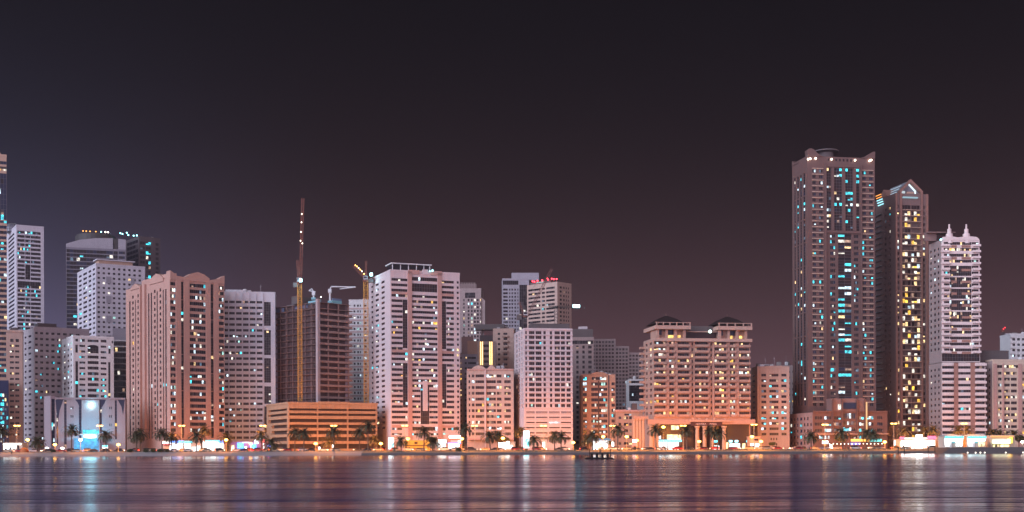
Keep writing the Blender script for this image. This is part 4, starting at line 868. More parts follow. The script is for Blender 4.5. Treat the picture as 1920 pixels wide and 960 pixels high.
# ================================================================== CRANES
ORG = mat('crane_orange_paint', (.62, .27, .04), .5, var=.15, vscale=.5); CRN = mat('crane_red_paint', (.20, .06, .04), .5)
def crane(label, px, yb, yt, Y, jib, w=2.0, m=ORG, m2=CRN, lamp=None, lamps=(), cab=True, peak=None, counter=None, n=None):
    zb, zt = (G if yb is None else Z(px, yb, Y)), Z(px, yt, Y); root = empty('tower_crane', (X(px, Y), Y, zb)); tag(root, label, 'crane', 'tower cranes on the building sites')
    L = lambda p, q, d=0: (X(p, Y) - X(px, Y), d, Z(p, q, Y) - zb)
    mb = MB(); mb.lattice((0, 0, 0), (0, 0, zt - zb), w, n or max(4, int((zt - zb) / w / 1.1)), m, .13); mb.build('mast', root)
    mb = MB(); mb.lathe([(w * .8, -.3), (w * .8, .6)], (0, 0, zt - zb), m2, 12); mb.build('turntable', root)
    a, b_ = L(*jib[0]), L(*jib[1]); mb = MB(); mb.lattice(a, b_, jib[2], max(6, int((Vector(b_) - Vector(a)).length / jib[2] / 1.1)), jib[3] if len(jib) > 3 else m2, .11); jo = mb.build('jib', root)
    if cab: mb = MB(); mb.box(-1.1, 1.1, -2.4, -.9, .7, 2.7, STEEL); mb.box(-.9, .9, -2.46, -2.4, 1.2, 2.4, GLASS); mb.build('cab', root, (0, 0, zt - zb))
    if counter:
        c0, c1 = L(*counter[0]), L(*counter[1]); mb = MB(); mb.lattice(c0, c1, 1.2, 5, m2, .09); mb.box(c1[0] - 1.4, c1[0] + 1.4, -1, 1, c1[2] - 2.4, c1[2] + .3, DCONC); mb.build('counterweight_arm', root)
    if peak: p0, p1 = L(*peak[0]), L(*peak[1]); mb = MB(); mb.lattice(p0, p1, .9, 6, m2, .09); mb.bar(p1, b_, .05, BLACK); mb.build('peak_frame', root)
    if lamp:
        k_ = lamp[3] if len(lamp) > 3 else 1.0; mb = MB(); mb.box(-.8 * k_, .8 * k_, -.3, .3, -.9, .9, BLACK); mb.box(-.75 * k_, .75 * k_, -.42, -.31, -.85, .85, FLOODC); mb.build('floodlight', root, L(lamp[0], lamp[1], -2.7))
        l = bpy.data.lights.new('flood', 'POINT'); l.energy = lamp[2]; l.color = (.4, .85, 1); l.shadow_soft_size = .5; o = bpy.data.objects.new('flood_light', l); COL.objects.link(o); o.parent = root; o.location = L(lamp[0], lamp[1], -4)
    for q in lamps: mb = MB(); mb.lathe([(.1, -.3), (.3, 0), (.1, .3)], (0, 0, 0), q[2] if len(q) > 2 else LAMPW, 8); mb.build('jib_lamp', jo, L(q[0], q[1], -1.2))
    return root
c1 = crane('tall orange luffing crane with its jib standing nearly upright over the unfinished tower', 563, 752, 531, 676, ((564.5, 528), (569.5, 372), 1.3), 2.1, lamp=(566.5, 527, 1500), lamps=((568, 402), (567.5, 417.5), (566.5, 435.5), (565.5, 452), (569, 457)), counter=((562, 527), (556, 531)), peak=((561.5, 528), (558.5, 488)))
mb = MB(); mb.bar((0, 0, 0), (0, 0, 18), .05, BLACK); mb.box(-.3, .3, -.3, .3, -.8, 0, BLACK); mb.build('hoist_cable', c1, (X(570.5, 676) - X(563, 676), -1, Z(563, 478, 676) - Z(563, 752, 676)))
crane('orange crane with a glowing short jib standing against the large white banded tower', 687, None, 527, 704, ((688, 523), (664, 497), 1.7), 2.3, lamp=(698.5, 516, 1500), lamps=((668, 498, SODIUM), (671, 500, SODIUM), (674, 503, LAMPW), (677, 506, SODIUM), (680, 509, LAMPW), (684, 514, SODIUM)), counter=((688, 524), (697, 522)), peak=((687, 524), (687.5, 489)))
crane('dim red luffing crane with a wide turntable above the rose grid-fronted block', 986, 608, 594, 705, ((990, 592), (1036, 504), 1.3, mat('dim_crane_paint', (.16, .07, .06), .6)), 1.6, DCONC, CRN, counter=((986, 592), (974, 592)), peak=((984, 591), (974, 566)), lamps=())
crane('dark flat-top crane with a blazing blue-white floodlight at its jib end', 1043, 608, 577, 708, ((1030, 575.5), (1080, 575.5), 1.1, BLACK), 1.7, DCONC, BLACK, lamp=(1081, 575, 1200, 2.6), cab=False)
crane('faint distant crane with a red lamp above the blocks at the right edge', 1881, 660, 622, 900, ((1878, 622), (1886, 614), 1.2), 1.4, DCONC, CRN, lamps=((1881, 617, REDL), (1884, 614.5, REDL)), cab=False)
PUMP = mat('pale_machine_paint', (.62, .64, .66), .45)
def pump(label, px, yb, pts, Y, r=.55):
    zb = Z(px, yb, Y); root = empty('concrete_boom', (X(px, Y), Y, zb)); tag(root, label, 'concrete pump', 'concrete placing booms on the unfinished tower')
    P = [(X(p, Y) - X(px, Y), 0, Z(p, q, Y) - zb) for p, q in pts]
    mb = MB(); mb.bar((0, 0, 0), P[0], r, PUMP, r, 8); mb.box(-1.2, 1.2, -1.2, 1.2, 0, 1.2, TEAL); mb.build('mast', root)
    mb = MB(); mb.box(-.9, .9, -.9, .9, -1.8, .3, PUMP); mb.build('slew_head', root, P[0])
    for i in range(len(P) - 1): mb = MB(); mb.bar(P[i], P[i + 1], r * .75, PUMP, r * .5, 6); mb.build('boom_arm', root)
pump('white concrete placing boom folded out over the unfinished tower, the longer one', 620, 568, [(619.5, 543), (622, 537.5), (667.5, 538), (638, 542)], 697)
pump('small folded white concrete boom on the unfinished tower beside the tall luffing crane', 589, 562, [(589, 548), (586, 541.5), (580, 545), (593, 547)], 702, .5)

# ================================================================== PALMS, TREES, SHRUBS
TRK = mat('palm_trunk_bark', (.13, .09, .065), .9, var=.3, vscale=2.0); FRD = mat('palm_frond', (.085, .075, .035), .6, var=.25, vscale=.7); DRY = mat('dry_palm_frond', (.16, .11, .05), .8)
def palm_meshes(h_, seed):
    r = random.Random(seed); tm, cm = MB(), MB(); lean = r.uniform(-.35, .35); pr = None
    for k in range(15):
        z = h_ * k / 14; c = (lean * (k / 14) ** 2, 0, z); rad = .30 - .10 * k / 14 + (.13 if k == 0 else 0) + (.03 if k % 2 else 0)
        if pr: tm.bar(pr[0], c, pr[1], TRK, rad, 8)
        pr = (c, rad)
    tm.lathe([(.22, -.5), (.5, .1), (.42, .7), (.1, 1.1)], (lean, 0, h_), TRK, 8); top = Vector((lean, 0, h_ + .5))
    for i in range(42):
        az = i * 2.39996 + r.uniform(-.2, .2); t0 = i / 42; el = R(72) - t0 * R(100) + r.uniform(-.12, .12); L = r.uniform(3.6, 4.6) * (1 - .12 * t0); m = DRY if t0 > .93 else FRD
        d = Vector((math.cos(az), math.sin(az), 0)); side = Vector((-math.sin(az), math.cos(az), 0)); p = top.copy(); pts = []; e = el; n = 9
        for k in range(n + 1): pts.append((p.copy(), e)); p = p + (d * math.cos(e) + Vector((0, 0, math.sin(e)))) * (L / n); e -= (.07 + .04 * t0 + .027 * k)
        for k in range(n): cm.bar(pts[k][0], pts[k + 1][0], .045 * (1 - k / (n + 2)), m, .04 * (1 - k / n) + .008, 3)
        for k in range(1, n + 1):
            q, e = pts[k]; nrm = Vector((-d.x * math.sin(e), -d.y * math.sin(e), math.cos(e))); fw = d * math.cos(e) + Vector((0, 0, math.sin(e)))
            ll = .95 * math.sin(math.pi * min(1, (k + .6) / (n + 1.2))) + .22
            for sgn in (-1, 1):
                for off in (0, .5):
                    b0 = q - fw * (L / n * off); tip = b0 + side * sgn * ll * .62 + fw * ll * .62 + nrm * ll * .22 + Vector((0, 0, -.2 * ll))
                    cm.face([b0 - fw * .11, b0 + fw * .11, tip], m)
    return tm.data('trunk'), cm.data('crown')
PV = {}
for hk in (4.2, 5.6, 7.2, 8.6):
    for sd in (1, 2): PV[(hk, sd)] = palm_meshes(hk, int(hk * 10) + sd)
SEG = [(0, 44, 'slim beige block'), (44, 104, 'grey apartment block'), (104, 236, 'turquoise-lit civic building'), (236, 421, 'salmon arched tower'), (421, 500, 'bluish white office block'), (500, 708, 'banded parking podium'), (708, 868, 'large white banded tower'), (868, 964, 'pedimented rose beige block'), (964, 1078, 'rose grid-fronted block'), (1078, 1155, 'arched ochre block'), (1155, 1206, 'low ochre villa'), (1206, 1410, 'twin-pavilion hotel'), (1410, 1482, 'cyan-windowed beige block'), (1482, 1666, 'tall brown tower'), (1666, 1745, 'gabled brown tower'), (1745, 1850, 'twin-pinnacle tower'), (1850, 1930, 'cream edge block')]
ORD = ['first', 'second', 'third', 'fourth', 'fifth', 'sixth', 'seventh', 'eighth', 'ninth', 'tenth', 'eleventh', 'twelfth']
def where(items):
    """items: [(px, word)] -> 'before the X, second of four from the left' per item, counted inside each word"""
    out = {}; bins = {}
    for i, (px, w_) in enumerate(items):
        s_ = next((q[2] for q in SEG if q[0] <= px < q[1]), SEG[-1][2] if px > 900 else SEG[0][2]); bins.setdefault((s_, w_), []).append((px, i))
    for (s_, w_), l in bins.items():
        l.sort()
        for k, (px, i) in enumerate(l): out[i] = 'before the ' + s_ + ('' if len(l) == 1 else f', {ORD[k]} of {len(l)} from the left')
    return out
PALMS = [(5, 800, 0), (70, 821, 0), (134, 799, 0), (199, 809, 0), (256, 811, 0), (263, 806, 1), (304, 806, 0), (322, 813, 1), (368, 811, 0), (384, 800, 2), (424, 813, 2), (490, 810, 1), (507, 824, 0), (553, 804, 1), (570, 806, 0), (626, 802, 0), (616, 822, 2), (674, 804, 1), (690, 792, 0), (702, 818, 2), (752, 820, 0), (795, 803, 0), (811, 822, 0), (872, 797, 0), (919, 811, 0), (933, 809, 1), (976, 803, 2), (1001, 818, 0), (1040, 811, 1), (1052, 812, 0), (1103, 818, 1), (1111, 810, 0), (1158, 799, 0), (1230, 799, 0), (1288, 801, 0), (1333, 801, 1), (1346, 805, 0), (1521, 811, 0), (1579, 805, 0), (1624, 806, 1), (1637, 807, 0), (1694, 803, 2), (1733, 803, 2), (1750, 800, 2), (1798, 800, 2), (1812, 800, 2), (1862, 806, 2), (1873, 808, 2), (1901, 808, 2)]
wd = lambda p: 'short' if p[1] >= 815 else ('tall' if p[1] < 803 else 'medium')
loc = where([(p[0], wd(p)) for p in PALMS])
for i, (px, yt, row) in enumerate(PALMS):
    Y = (570, 581.5, 618)[row] + (i % 3) * .7; prom = px > 1775; zb = 2.54 if prom and Y < 575 else G
    need = Z(px, yt, Y) - G - 2.4; hk = min((k for k in (4.2, 5.6, 7.2, 8.6)), key=lambda k: abs(k - need)); sc_ = need / hk
    root = empty('date_palm', (X(px, Y), Y, G - .05), i * 1.3); tag(root, f'{wd(px_) if 0 else wd(PALMS[i])} date palm {loc[i]}', 'palm tree', 'date palms along the waterfront')
    tm, cm = PV[(hk, 1 + i % 2)]
    for nm, me in (('trunk', tm), ('crown', cm)):
        o = bpy.data.objects.new(nm, me); COL.objects.link(o); o.parent = root; o.scale = (1, 1, sc_) if nm == 'trunk' else (1.32, 1.32, 1.12)
        if nm == 'crown': o.location = (0, 0, hk * sc_ - hk * 1.12)
LEAF = mat('broadleaf_foliage', (.06, .07, .025), .7, var=.3, vscale=.8)
def bush(mb, c, rx, rz, n, r, s0=.5):
    for _ in range(n):
        v = Vector((r.gauss(0, 1), r.gauss(0, 1), r.gauss(0, 1))).normalized() * r.uniform(.35, 1) ** .5; q = Vector((c[0] + v.x * rx * r.uniform(.8, 1.1), c[1] + v.y * rx, c[2] + v.z * rz))
        a = Vector((r.uniform(-1, 1), r.uniform(-1, 1), r.uniform(-1, 1))).normalized() * s0 * r.uniform(.5, 1.1); b_ = a.cross(Vector((r.uniform(-1, 1), r.uniform(-1, 1), r.uniform(-1, 1)))).normalized() * s0 * .5
        mb.face([q - a, q - b_, q + a, q + b_], LEAF)
for px, yt, Y, lab in ((810, 819, 628, 'leafy street tree glowing orange beside the low yellow hut'), (945, 816, 628, 'leafy orange-lit tree beside the pedimented rose beige block'), (1140, 826, 640, 'small leafy tree beside the low ochre villa'), (1448, 828, 634, 'wide low leafy tree before the beige block with cyan rooms'), (1575, 818, 622, 'sprawling leafy tree among the palms before the tall brown tower'), (1910, 816, 622, 'leafy tree beside the bright lamp at the right edge')):
    r = random.Random(px); root = empty('street_tree', (X(px, Y), Y, G)); tag(root, lab, 'tree'); H = Z(px, yt, Y) - G; mb = MB()
    mb.bar((0, 0, 0), (.1, 0, H * .45), .2, TRK, .13, 7)
    for k in range(5): a = k * 1.26; mb.bar((.1, 0, H * .42), (math.cos(a) * H * .28, math.sin(a) * H * .28, H * .72), .1, TRK, .04, 5)
    mb.build('trunk', root); mb = MB()
    for k in range(7): a = k * 2.4; bush(mb, (math.cos(a) * H * .26 * (k > 0), math.sin(a) * H * .26 * (k > 0), H * (.66 + .2 * r.random())), H * .2, H * .17, 150, r, .34)
    mb.build('crown', root)
SHR = [(300, 0), (287, 0), (273, 0), (243, 0), (312, 0), (860, 0), (98, 0)]
sm = []
for k in range(2):
    r = random.Random(k + 50); mb = MB(); bush(mb, (0, 0, .7), 1.3, .75, 260, r, .3); sm.append(mb.data('shrub'))
loc = where([(p[0], 's') for p in SHR])
for i, (px, _) in enumerate(SHR):
    o = bpy.data.objects.new('shrub', sm[i % 2]); COL.objects.link(o); o.location = (X(px, 566.8), 566.8 + i * .2, G - .05); o.rotation_euler = (0, 0, i); tag(o, 'low round shrub ' + loc[i], 'shrub', 'shrubs on the strand')

# ================================================================== LAMPS
POLE = mat('lamp_post_paint', (.42, .38, .33), .5)
def lamp_meshes(kind):
    mb, hd = MB(), MB()
    if kind == 'tall':
        mb.lathe([(.22, 0), (.22, .5), (.15, .6), (.08, 11.5)], (0, 0, 0), POLE, 8)
        mb.bar((0, 0, 11.3), (-.85, 0, 12.0), .06, POLE); mb.bar((0, 0, 11.3), (.85, 0, 12.0), .06, POLE)
        for s_ in (-1, 1): mb.box(s_ * .85 - .6, s_ * .85 + .6, -.22, .22, 11.98, 12.16, POLE); hd.lathe([(.25, 11.5), (.66, 11.68), (.7, 11.97)], (s_ * .85, 0, 0), SODIUM, 10)
    else:
        mb.lathe([(.16, 0), (.16, .4), (.09, .5), (.06, 4.6), (.2, 4.7), (.1, 4.8)], (0, 0, 0), POLE, 8); hd.lathe([(.15, 4.82), (.75, 5.1), (.88, 5.45), (.68, 5.8), (.15, 6.0)], (0, 0, 0), SODIUM if kind == 'globe' else LAMPW, 12)
        mb.lathe([(.3, 6.02), (.05, 6.2)], (0, 0, 0), POLE, 8)
    return mb.data('post'), hd.data('lamp_glass')
LM = {k: lamp_meshes(k) for k in ('tall', 'globe', 'white')}
LAMPS = [(32, 797, 'tall'), (187, 797, 'tall'), (341, 797, 'tall'), (493, 797, 'tall'), (626, 797, 'tall'), (759, 797, 'tall'), (890, 797, 'tall'), (1019, 797, 'tall'), (1149, 797, 'tall'), (1281, 797, 'tall'), (1414, 795, 'tall'), (1547, 795, 'tall'), (1676, 793, 'tall'), (1808, 793, 'tall'),
         (52, 822, 'globe'), (103, 831, 'globe'), (151, 822, 'globe'), (222, 831, 'globe'), (424, 822, 'globe'), (470, 829, 'globe'), (592, 829, 'globe'), (714, 829, 'globe'), (765, 820, 'globe'), (866, 820, 'globe'), (943, 819, 'globe'), (1075, 827, 'globe'), (1131, 816, 'globe'), (1175, 816, 'globe'), (1194, 823, 'globe'), (1244, 798, 'globe'), (1311, 825, 'globe'), (1427, 825, 'globe'), (1546, 826, 'globe'), (1659, 826, 'globe'), (1892, 822, 'globe'),
         (88, 838, 'white'), (117, 838, 'white'), (952, 827, 'white'), (826, 824, 'white'), (1917, 826, 'white'), (1410, 816, 'globe')]
loc = where([(p[0], p[2]) for p in LAMPS]); NAMES = dict(tall='tall twin-arm lamp', globe='short orange-globe lamp', white='short white-globe lamp')
for i, (px, yt, k) in enumerate(LAMPS):
    Y = {'tall': 590.7, 'globe': 576.8, 'white': 612}[k]; hgt = {'tall': 12.1, 'globe': 6.1, 'white': 6.1}[k]
    root = empty('street_lamp', (X(px, Y), Y, G)); tag(root, NAMES[k] + ' ' + loc[i], 'street lamp', 'street lamps along the waterfront road')
    s_ = (Z(px, yt, Y) - G) / hgt
    for nm, me in zip(('post', 'lamp_glass'), LM[k]):
        o = bpy.data.objects.new(nm, me); COL.objects.link(o); o.parent = root; o.scale = (1, 1, s_)
        if nm == 'lamp_glass': o.scale = (1, 1, 1); o.location = (0, 0, (s_ - 1) * hgt)
    l = bpy.data.lights.new('lamp', 'SPOT'); l.spot_size = R(150); l.spot_blend = .6; l.shadow_soft_size = .35
    l.energy = dict(tall=95000, globe=16000, white=4000)[k] * (.3 if px < 235 else .75 if px < 440 else 1)
    l.color = (1, .31, .035) if k != 'white' else (1, .8, .6)
    o = bpy.data.objects.new('lamp_light', l); COL.objects.link(o); o.parent = root
    if k == 'tall':                              # the second head lights the walkway and the bank
        l2 = bpy.data.lights.new('lamp', 'SPOT'); l2.spot_size = R(128); l2.spot_blend = .7; l2.energy = 60000 * (.6 if px < 235 else 1); l2.color = l.color; l2.shadow_soft_size = .35
        o2 = bpy.data.objects.new('lamp_light', l2); COL.objects.link(o2); o2.parent = root; o2.location = (-.85, -.1, hgt * s_ - .95); o2.rotation_euler = (R(-22), 0, 0)
    if k == 'tall': o.rotation_euler = (R(42), 0, 0); o.location = (0, 0, hgt * s_ - .95)
    else: o.location = (0, -.5, hgt * s_ - 1.45)

# ================================================================== SHOPS AND SIGNS
def shop(name, label, cat, px0, px1, yt, Y, depth, m, parts, group=None, zb=G):
    root = empty(name, (X(px0, Y), Y, zb)); tag(root, label, cat, group); w_ = X(px1, Y) - X(px0, Y); H = Z(px0, yt, Y) - zb; x = lambda p: X(p, Y) - X(px0, Y); z = lambda q: Z(px0, q, Y) - zb
    mb = MB(); mb.box(0, w_, 0, depth, 0, H, m); mb.box(-.25, w_ + .25, -.3, depth + .2, H, H + .22, m); mb.build('wall', root)
    for nm, p0, p1, y0, y1, d0, d1, mm in parts:
        a, b_, c, d = x(p0), x(p1), max(.02, z(y1)), z(y0); mb = MB(); k = ((a + b_) / 2, (d0 + d1) / 2, (c + d) / 2)
        mb.box(a - k[0], b_ - k[0], d0 - k[1], d1 - k[1], c - k[2], d - k[2], mm)
        if nm in ('window', 'entrance') and b_ - a > 2.2:          # shopfront bars, a counter and a door leaf
            n_ = int((b_ - a) / 1.5)
            for q in range(1, n_): xm = a + (b_ - a) * q / n_ - k[0]; mb.box(xm - .06, xm + .06, d0 - k[1] - .06, d0 - k[1] + .02, c - k[2], d - k[2], FRAME)
            mb.box(a - k[0], b_ - k[0], d0 - k[1] - .05, d0 - k[1] + .02, d - k[2] - .55, d - k[2] - .45, FRAME)
            for q in range(n_):
                if rnd.random() < .45: xm = a + (b_ - a) * (q + .5) / n_ - k[0]; hh = rnd.uniform(.5, 1.3); mb.box(xm - .45, xm + .45, d0 - k[1] - .04, d0 - k[1] + .02, c - k[2], c - k[2] + hh, rnd.choice((DARK, KIO, GLASSN)))
        mb.build(nm, root, k)
    return root
SIGNX = em('blazing_white_front', (1, .98, .95), 6.0)
KIO = wall('kiosk_paint', (.5, .42, .36)); YEL = wall('yellow_hut_paint', (.65, .42, .08))
shop('shop', 'long white-lit shop before the slim beige block', 'shop', 5, 42, 831, 640, 8, KIO, [('window', 6.5, 15, 834, 843, -.3, -.02, SHOPW), ('window', 16, 30, 835, 843, -.3, -.02, SHOPW), ('sign_board', 6, 40, 831.5, 834, -.7, -.3, SIGNW), ('door', 32, 36, 835, 848, -.15, -.02, GLASS)])
shop('shop', 'white-lit corner shop with a blue and red fascia before the salmon arched tower', 'shop', 305, 344, 826, 645, 8, KIO, [('sign_board', 305, 320, 828, 832, -1.2, -.3, SIGNW), ('sign_board', 320.5, 344, 826.5, 830, -1.2, -.3, SIGNB), ('awning', 306, 322, 832.5, 834.5, -2.2, -.05, mat('red_awning', (.5, .04, .05), .7)), ('window', 319, 332, 831, 845, -.3, -.02, SHOPW), ('window', 333, 343, 831, 845, -.3, -.02, SHOPW)])
shop('shop', 'middle white-lit shop with a sky blue fascia before the salmon arched tower', 'shop', 345.5, 377, 827, 645, 8, KIO, [('sign_board', 346, 360, 827.5, 830.5, -1.0, -.3, SIGNC), ('window', 346.5, 357, 832, 845, -.3, -.02, SHOPW), ('window', 360, 367, 838, 846, -.3, -.02, SHOPW), ('window', 369.5, 375.5, 836, 845, -.3, -.02, SHOPW), ('sign_board', 361, 376.5, 827.5, 829, -.9, -.3, mat('plain_fascia', (.3, .25, .22)))])
shop('shop', 'blazing white shop hall with a cyan corner before the salmon arched tower', 'shop', 380, 421, 825.5, 645, 9, KIO, [('window', 381, 399, 828.5, 845, -.35, -.02, SIGNW), ('window', 400, 418, 829, 844, -.35, -.02, SIGNW), ('sign_board', 384, 410, 826, 827.8, -.8, -.3, SIGNC), ('sign_board', 410.5, 420.5, 826, 831, -1.0, -.36, SIGNB)])
shop('shop', 'dim violet shop row with round blue signs before the bluish white office block', 'shop', 432, 502, 829, 648, 8, wall('violet_shop_paint', (.25, .16, .28)), [('sign_board', 446, 457, 830, 841, -1.4, -.3, SIGNB), ('sign_disc', 449, 454.5, 832, 839, -1.7, -1.42, SIGNC), ('sign_board', 470, 481, 833, 842, -1.4, -.3, SIGNB), ('sign_disc', 472.5, 477.5, 833.5, 841, -1.7, -1.42, SIGNC), ('sign_board', 478, 485, 825, 832, -1.4, -.3, SIGNW), ('window', 434, 439, 835, 842, -.3, -.02, SHOPY), ('window', 459, 463, 837, 844, -.3, -.02, SHOPW), ('sign_disc', 491, 496, 824.5, 828.7, -1.2, -.5, SIGNR), ('sign_strip', 455, 469, 829.3, 830.2, -1.3, -.3, SIGNW)])
def pylon(label, px, y0, y1, wpx, m, Y=600, m2=None):
    root = empty('pylon_sign', (X(px, Y), Y, G)); tag(root, label, 'sign', 'lit pylon signs along the road'); a = wpx / F * Y / 2; zt, zl = Z(px, y0, Y) - G, max(.5, Z(px, y1, Y) - G)
    mb = MB(); mb.box(-a * .5, a * .5, -.14, .14, 0, zl, BLACK); mb.build('post', root); mb = MB(); mb.box(-a - .07, a + .07, -.16, .2, zl - .07, zt + .07, STEEL); mb.build('case', root)
    zm = zl + (zt - zl) * .55 if m2 else zl
    mb = MB(); mb.box(-a, a, -.24, -.17, zm, zt, m); mb.build('face', root)
    if m2: mb = MB(); mb.box(-a, a, -.24, -.17, zl, zm - .15, m2); mb.build('face', root)
pylon('slim white pylon sign before the bluish white office block', 494, 831.5, 843, 2.6, SIGNW, 612)
pylon('small blue pylon sign between office block and parking podium', 505.5, 833, 838, 9, SIGNB, 612)
pylon('small white panel sign by the parking podium, left of the two', 599, 838, 844, 3, SIGNW, 606); pylon('small white panel sign by the parking podium, right of the two', 625, 834, 843, 4, SIGNW, 606)
pylon('big white and blue glowing pylon sign before the large white banded tower', 733.5, 821, 842, 10, SIGNW, 608, SIGNC); pylon('tall white and teal pylon sign left of the rose grid-fronted block', 987, 808, 840, 10.5, SIGNW, 612, SIGNC)
pylon('white oval pylon sign under the street lamp by the rose grid-fronted block', 1019.5, 829, 841, 4, SIGNW, 606); pylon('white oval pylon sign right of the shop with blue awnings', 1149, 829, 840, 4, SIGNW, 606)
pylon('square white and red glowing sign before the low ochre villa', 1190, 824, 836, 8, SIGNW, 608, SIGNR); pylon('small white panel sign before the tall brown tower', 1558, 833.5, 840, 4, SIGNW, 604); pylon('large white sign board under the orange globe before the tall brown tower', 1547, 826.5, 832, 11, SIGNW, 596)
pylon('slim blue-white pylon sign left of the magenta-cornered pavilion', 1677, 826, 838, 3, SIGNC, 604); pylon('cyan-white sign board at the foot of the civic building', 197, 835, 842, 10, SIGNC, 606, SIGNW)
shop('hut', 'low yellow hut under the orange street lamps', 'hut', 757, 806, 826.5, 640, 6, YEL, [('window', 777, 783, 828.5, 832.5, -.1, -.02, GLASSN), ('fascia', 757, 806, 834.5, 836, -.8, -.02, mat('dark_eave', (.1, .05, .03)))])
shop('shop', 'bright white shop with a violet strip before the large white banded tower', 'shop', 818, 837, 826, 640, 7, KIO, [('window', 819.5, 835, 832, 840.5, -.3, -.02, SHOPW), ('sign_board', 822, 836.5, 824, 831, -1.0, -.3, SIGNW), ('sign_strip', 832, 836.5, 834.5, 836, -.8, -.31, em('violet_sign', (.25, .25, 1), .8))])
shop('shop', 'two-storey shop with white roof sign and blue band before the large white banded tower', 'shop', 840, 865, 817, 640, 8, wall('brown_shop_front', (.30, .14, .10)), [('roof_sign', 842, 863.5, 816.5, 821.5, -.6, -.05, SIGNW), ('upper_window', 845, 858, 825.5, 829.5, -.3, -.02, em('rose_lit_window', (1, .45, .45), .5)), ('upper_window', 858.5, 863.5, 825.5, 829.5, -.3, -.02, SHOPW), ('fascia', 840, 864, 830.5, 832, -1.0, -.02, SIGNB), ('window', 841, 861, 832.6, 840.5, -.3, -.02, SIGNW)])
shop('shop', 'white-lit shop before the pedimented rose beige block', 'shop', 934, 966, 829, 641, 7, KIO, [('sign_board', 934.5, 955, 830, 834, -.8, -.3, SIGNW), ('window', 935, 948, 834.5, 841, -.3, -.02, SHOPW), ('window', 950, 962, 834.5, 841, -.3, -.02, SHOPW)])
r_ = shop('shop', 'white shop with two domed blue awnings before the arched ochre block', 'shop', 1110, 1143, 826, 640, 7, KIO, [('sign_board', 1111, 1141, 826.5, 832.5, -.9, -.3, em('soft_white_sign', (.9, .97, 1), 1.0)), ('window', 1112, 1121, 833, 843, -.3, -.02, SHOPW), ('window', 1122, 1129, 832.8, 840, -.3, -.02, SHOPY), ('window', 1130, 1140, 833, 842, -.3, -.02, SHOPW)])
BLA = mat('blue_awning_cloth', (.02, .16, .42), .6)
for px in (1119, 1137):
    mb = MB(); q = [(2.6 * math.cos(math.pi * k / 8), 1.3 * math.sin(math.pi * k / 8)) for k in range(9)]; mb.prism([(a, -1.4, c) for a, c in q], [(a, 0, c) for a, c in q], BLA); mb.build('awning', r_, (X(px, 640) - X(1110, 640), 0, Z(1110, 826.2, 640) - G))
DKB = mat('dark_blue_letters', (.02, .03, .2), .6)
for s_, px, sz in (('NIR', 1119, 1.25), ('CAMA', 1133, 1.15)): text(r_, s_, (X(px, 640) - X(1110, 640), -.94, Z(1110, 829.5, 640) - G), sz, DKB)
shop('kiosk', 'orange-lit kiosk with a white window at the hotel end', 'kiosk', 1404, 1427, 819, 628, 5, ORB, [('window', 1407, 1414, 831.5, 838, -.2, -.02, SHOPW), ('window', 1416, 1423, 831.5, 838, -.2, -.02, SHOPW), ('upper_window', 1414, 1422, 822.5, 826, -.15, -.02, GLASS)])
r_ = shop('pavilion', 'blazing white pavilion with magenta roof corners before the gabled tower', 'shop', 1686, 1754, 824, 606, 9, KIO, [('window', 1690, 1716, 827, 838, -.35, -.02, SIGNX), ('window', 1729, 1752, 827, 838, -.35, -.02, SIGNX), ('window', 1697, 1712, 838.4, 842, -.3, -.02, SHOPW), ('entrance', 1717, 1728.5, 815.5, 840, -1.0, -.02, SIGNX), ('roof_sign', 1696, 1716, 820.5, 823.4, -.5, -.1, em('rose_white_sign', (1, .6, .6), 1.3)), ('roof_sign', 1729.5, 1738, 820.5, 823.4, -.5, -.1, em('rose_white_sign', (1, .6, .6), 1.3)), ('roof_corner', 1739, 1754, 817.5, 824, -.9, -.05, SIGNP), ('roof_corner', 1687, 1695, 819, 824, -.9, -.05, SIGNP)])
shop('shop', 'small grey stall right of the magenta-cornered pavilion', 'stall', 1755, 1768, 821, 610, 6, GRY, [('shutter', 1756, 1767, 827, 838, -.1, -.02, mat('grey_shutter', (.16, .14, .16), .6)), ('fascia', 1755, 1768, 823, 825, -.5, -.02, GRY)])
for px0, px1, lab, sgn in ((1770, 1806, 'cafe tent with a cyan fascia behind the stone promenade, left of the pair', 1), (1813, 1848, 'cafe tent with a cyan fascia behind the stone promenade, right of the pair', 0)):
    r_ = shop('cafe_tent', lab, 'cafe', px0, px1, 819, 584, 8, KIO, [('sign_board', px0 + 2, px1 - 1, 818, 822.5, -1.3, -.3, SIGNC), ('sign_board', px0 + 1, px1 - 3, 822.8, 827, -1.6, -.3, SIGNW), ('window', px0 + 2, px0 + 10, 828, 837, -.3, -.02, SHOPW), ('window', px0 + 22, px1 - 2, 828, 837, -.3, -.02, SHOPY if not sgn else SHOPW), ('curtain', px0 + 11, px0 + 14, 828, 839, -.4, -.02, WHITE), ('teal_panel', px0 + 15, px0 + 20, 827.5, 831, -.4, -.02, em('teal_lit_panel', (.05, .5, .6), .5))], zb=G)
    mb = MB(); w_ = X(px1, 584) - X(px0, 584); h0 = Z(px0, 819, 584) - G + .24
    mb.prism([(-.3, -.6, h0), (w_ + .3, -.6, h0), (w_ / 2 + 1.5, 3, h0 + 1.0), (w_ / 2 - 1.5, 3, h0 + 1.0)], [(-.3, 8.4, h0), (w_ + .3, 8.4, h0), (w_ / 2 + 1.5, 5, h0 + 1.0), (w_ / 2 - 1.5, 5, h0 + 1.0)], mat('tent_cloth', (.35, .45, .5), .8)); mb.build('tent_roof', r_)
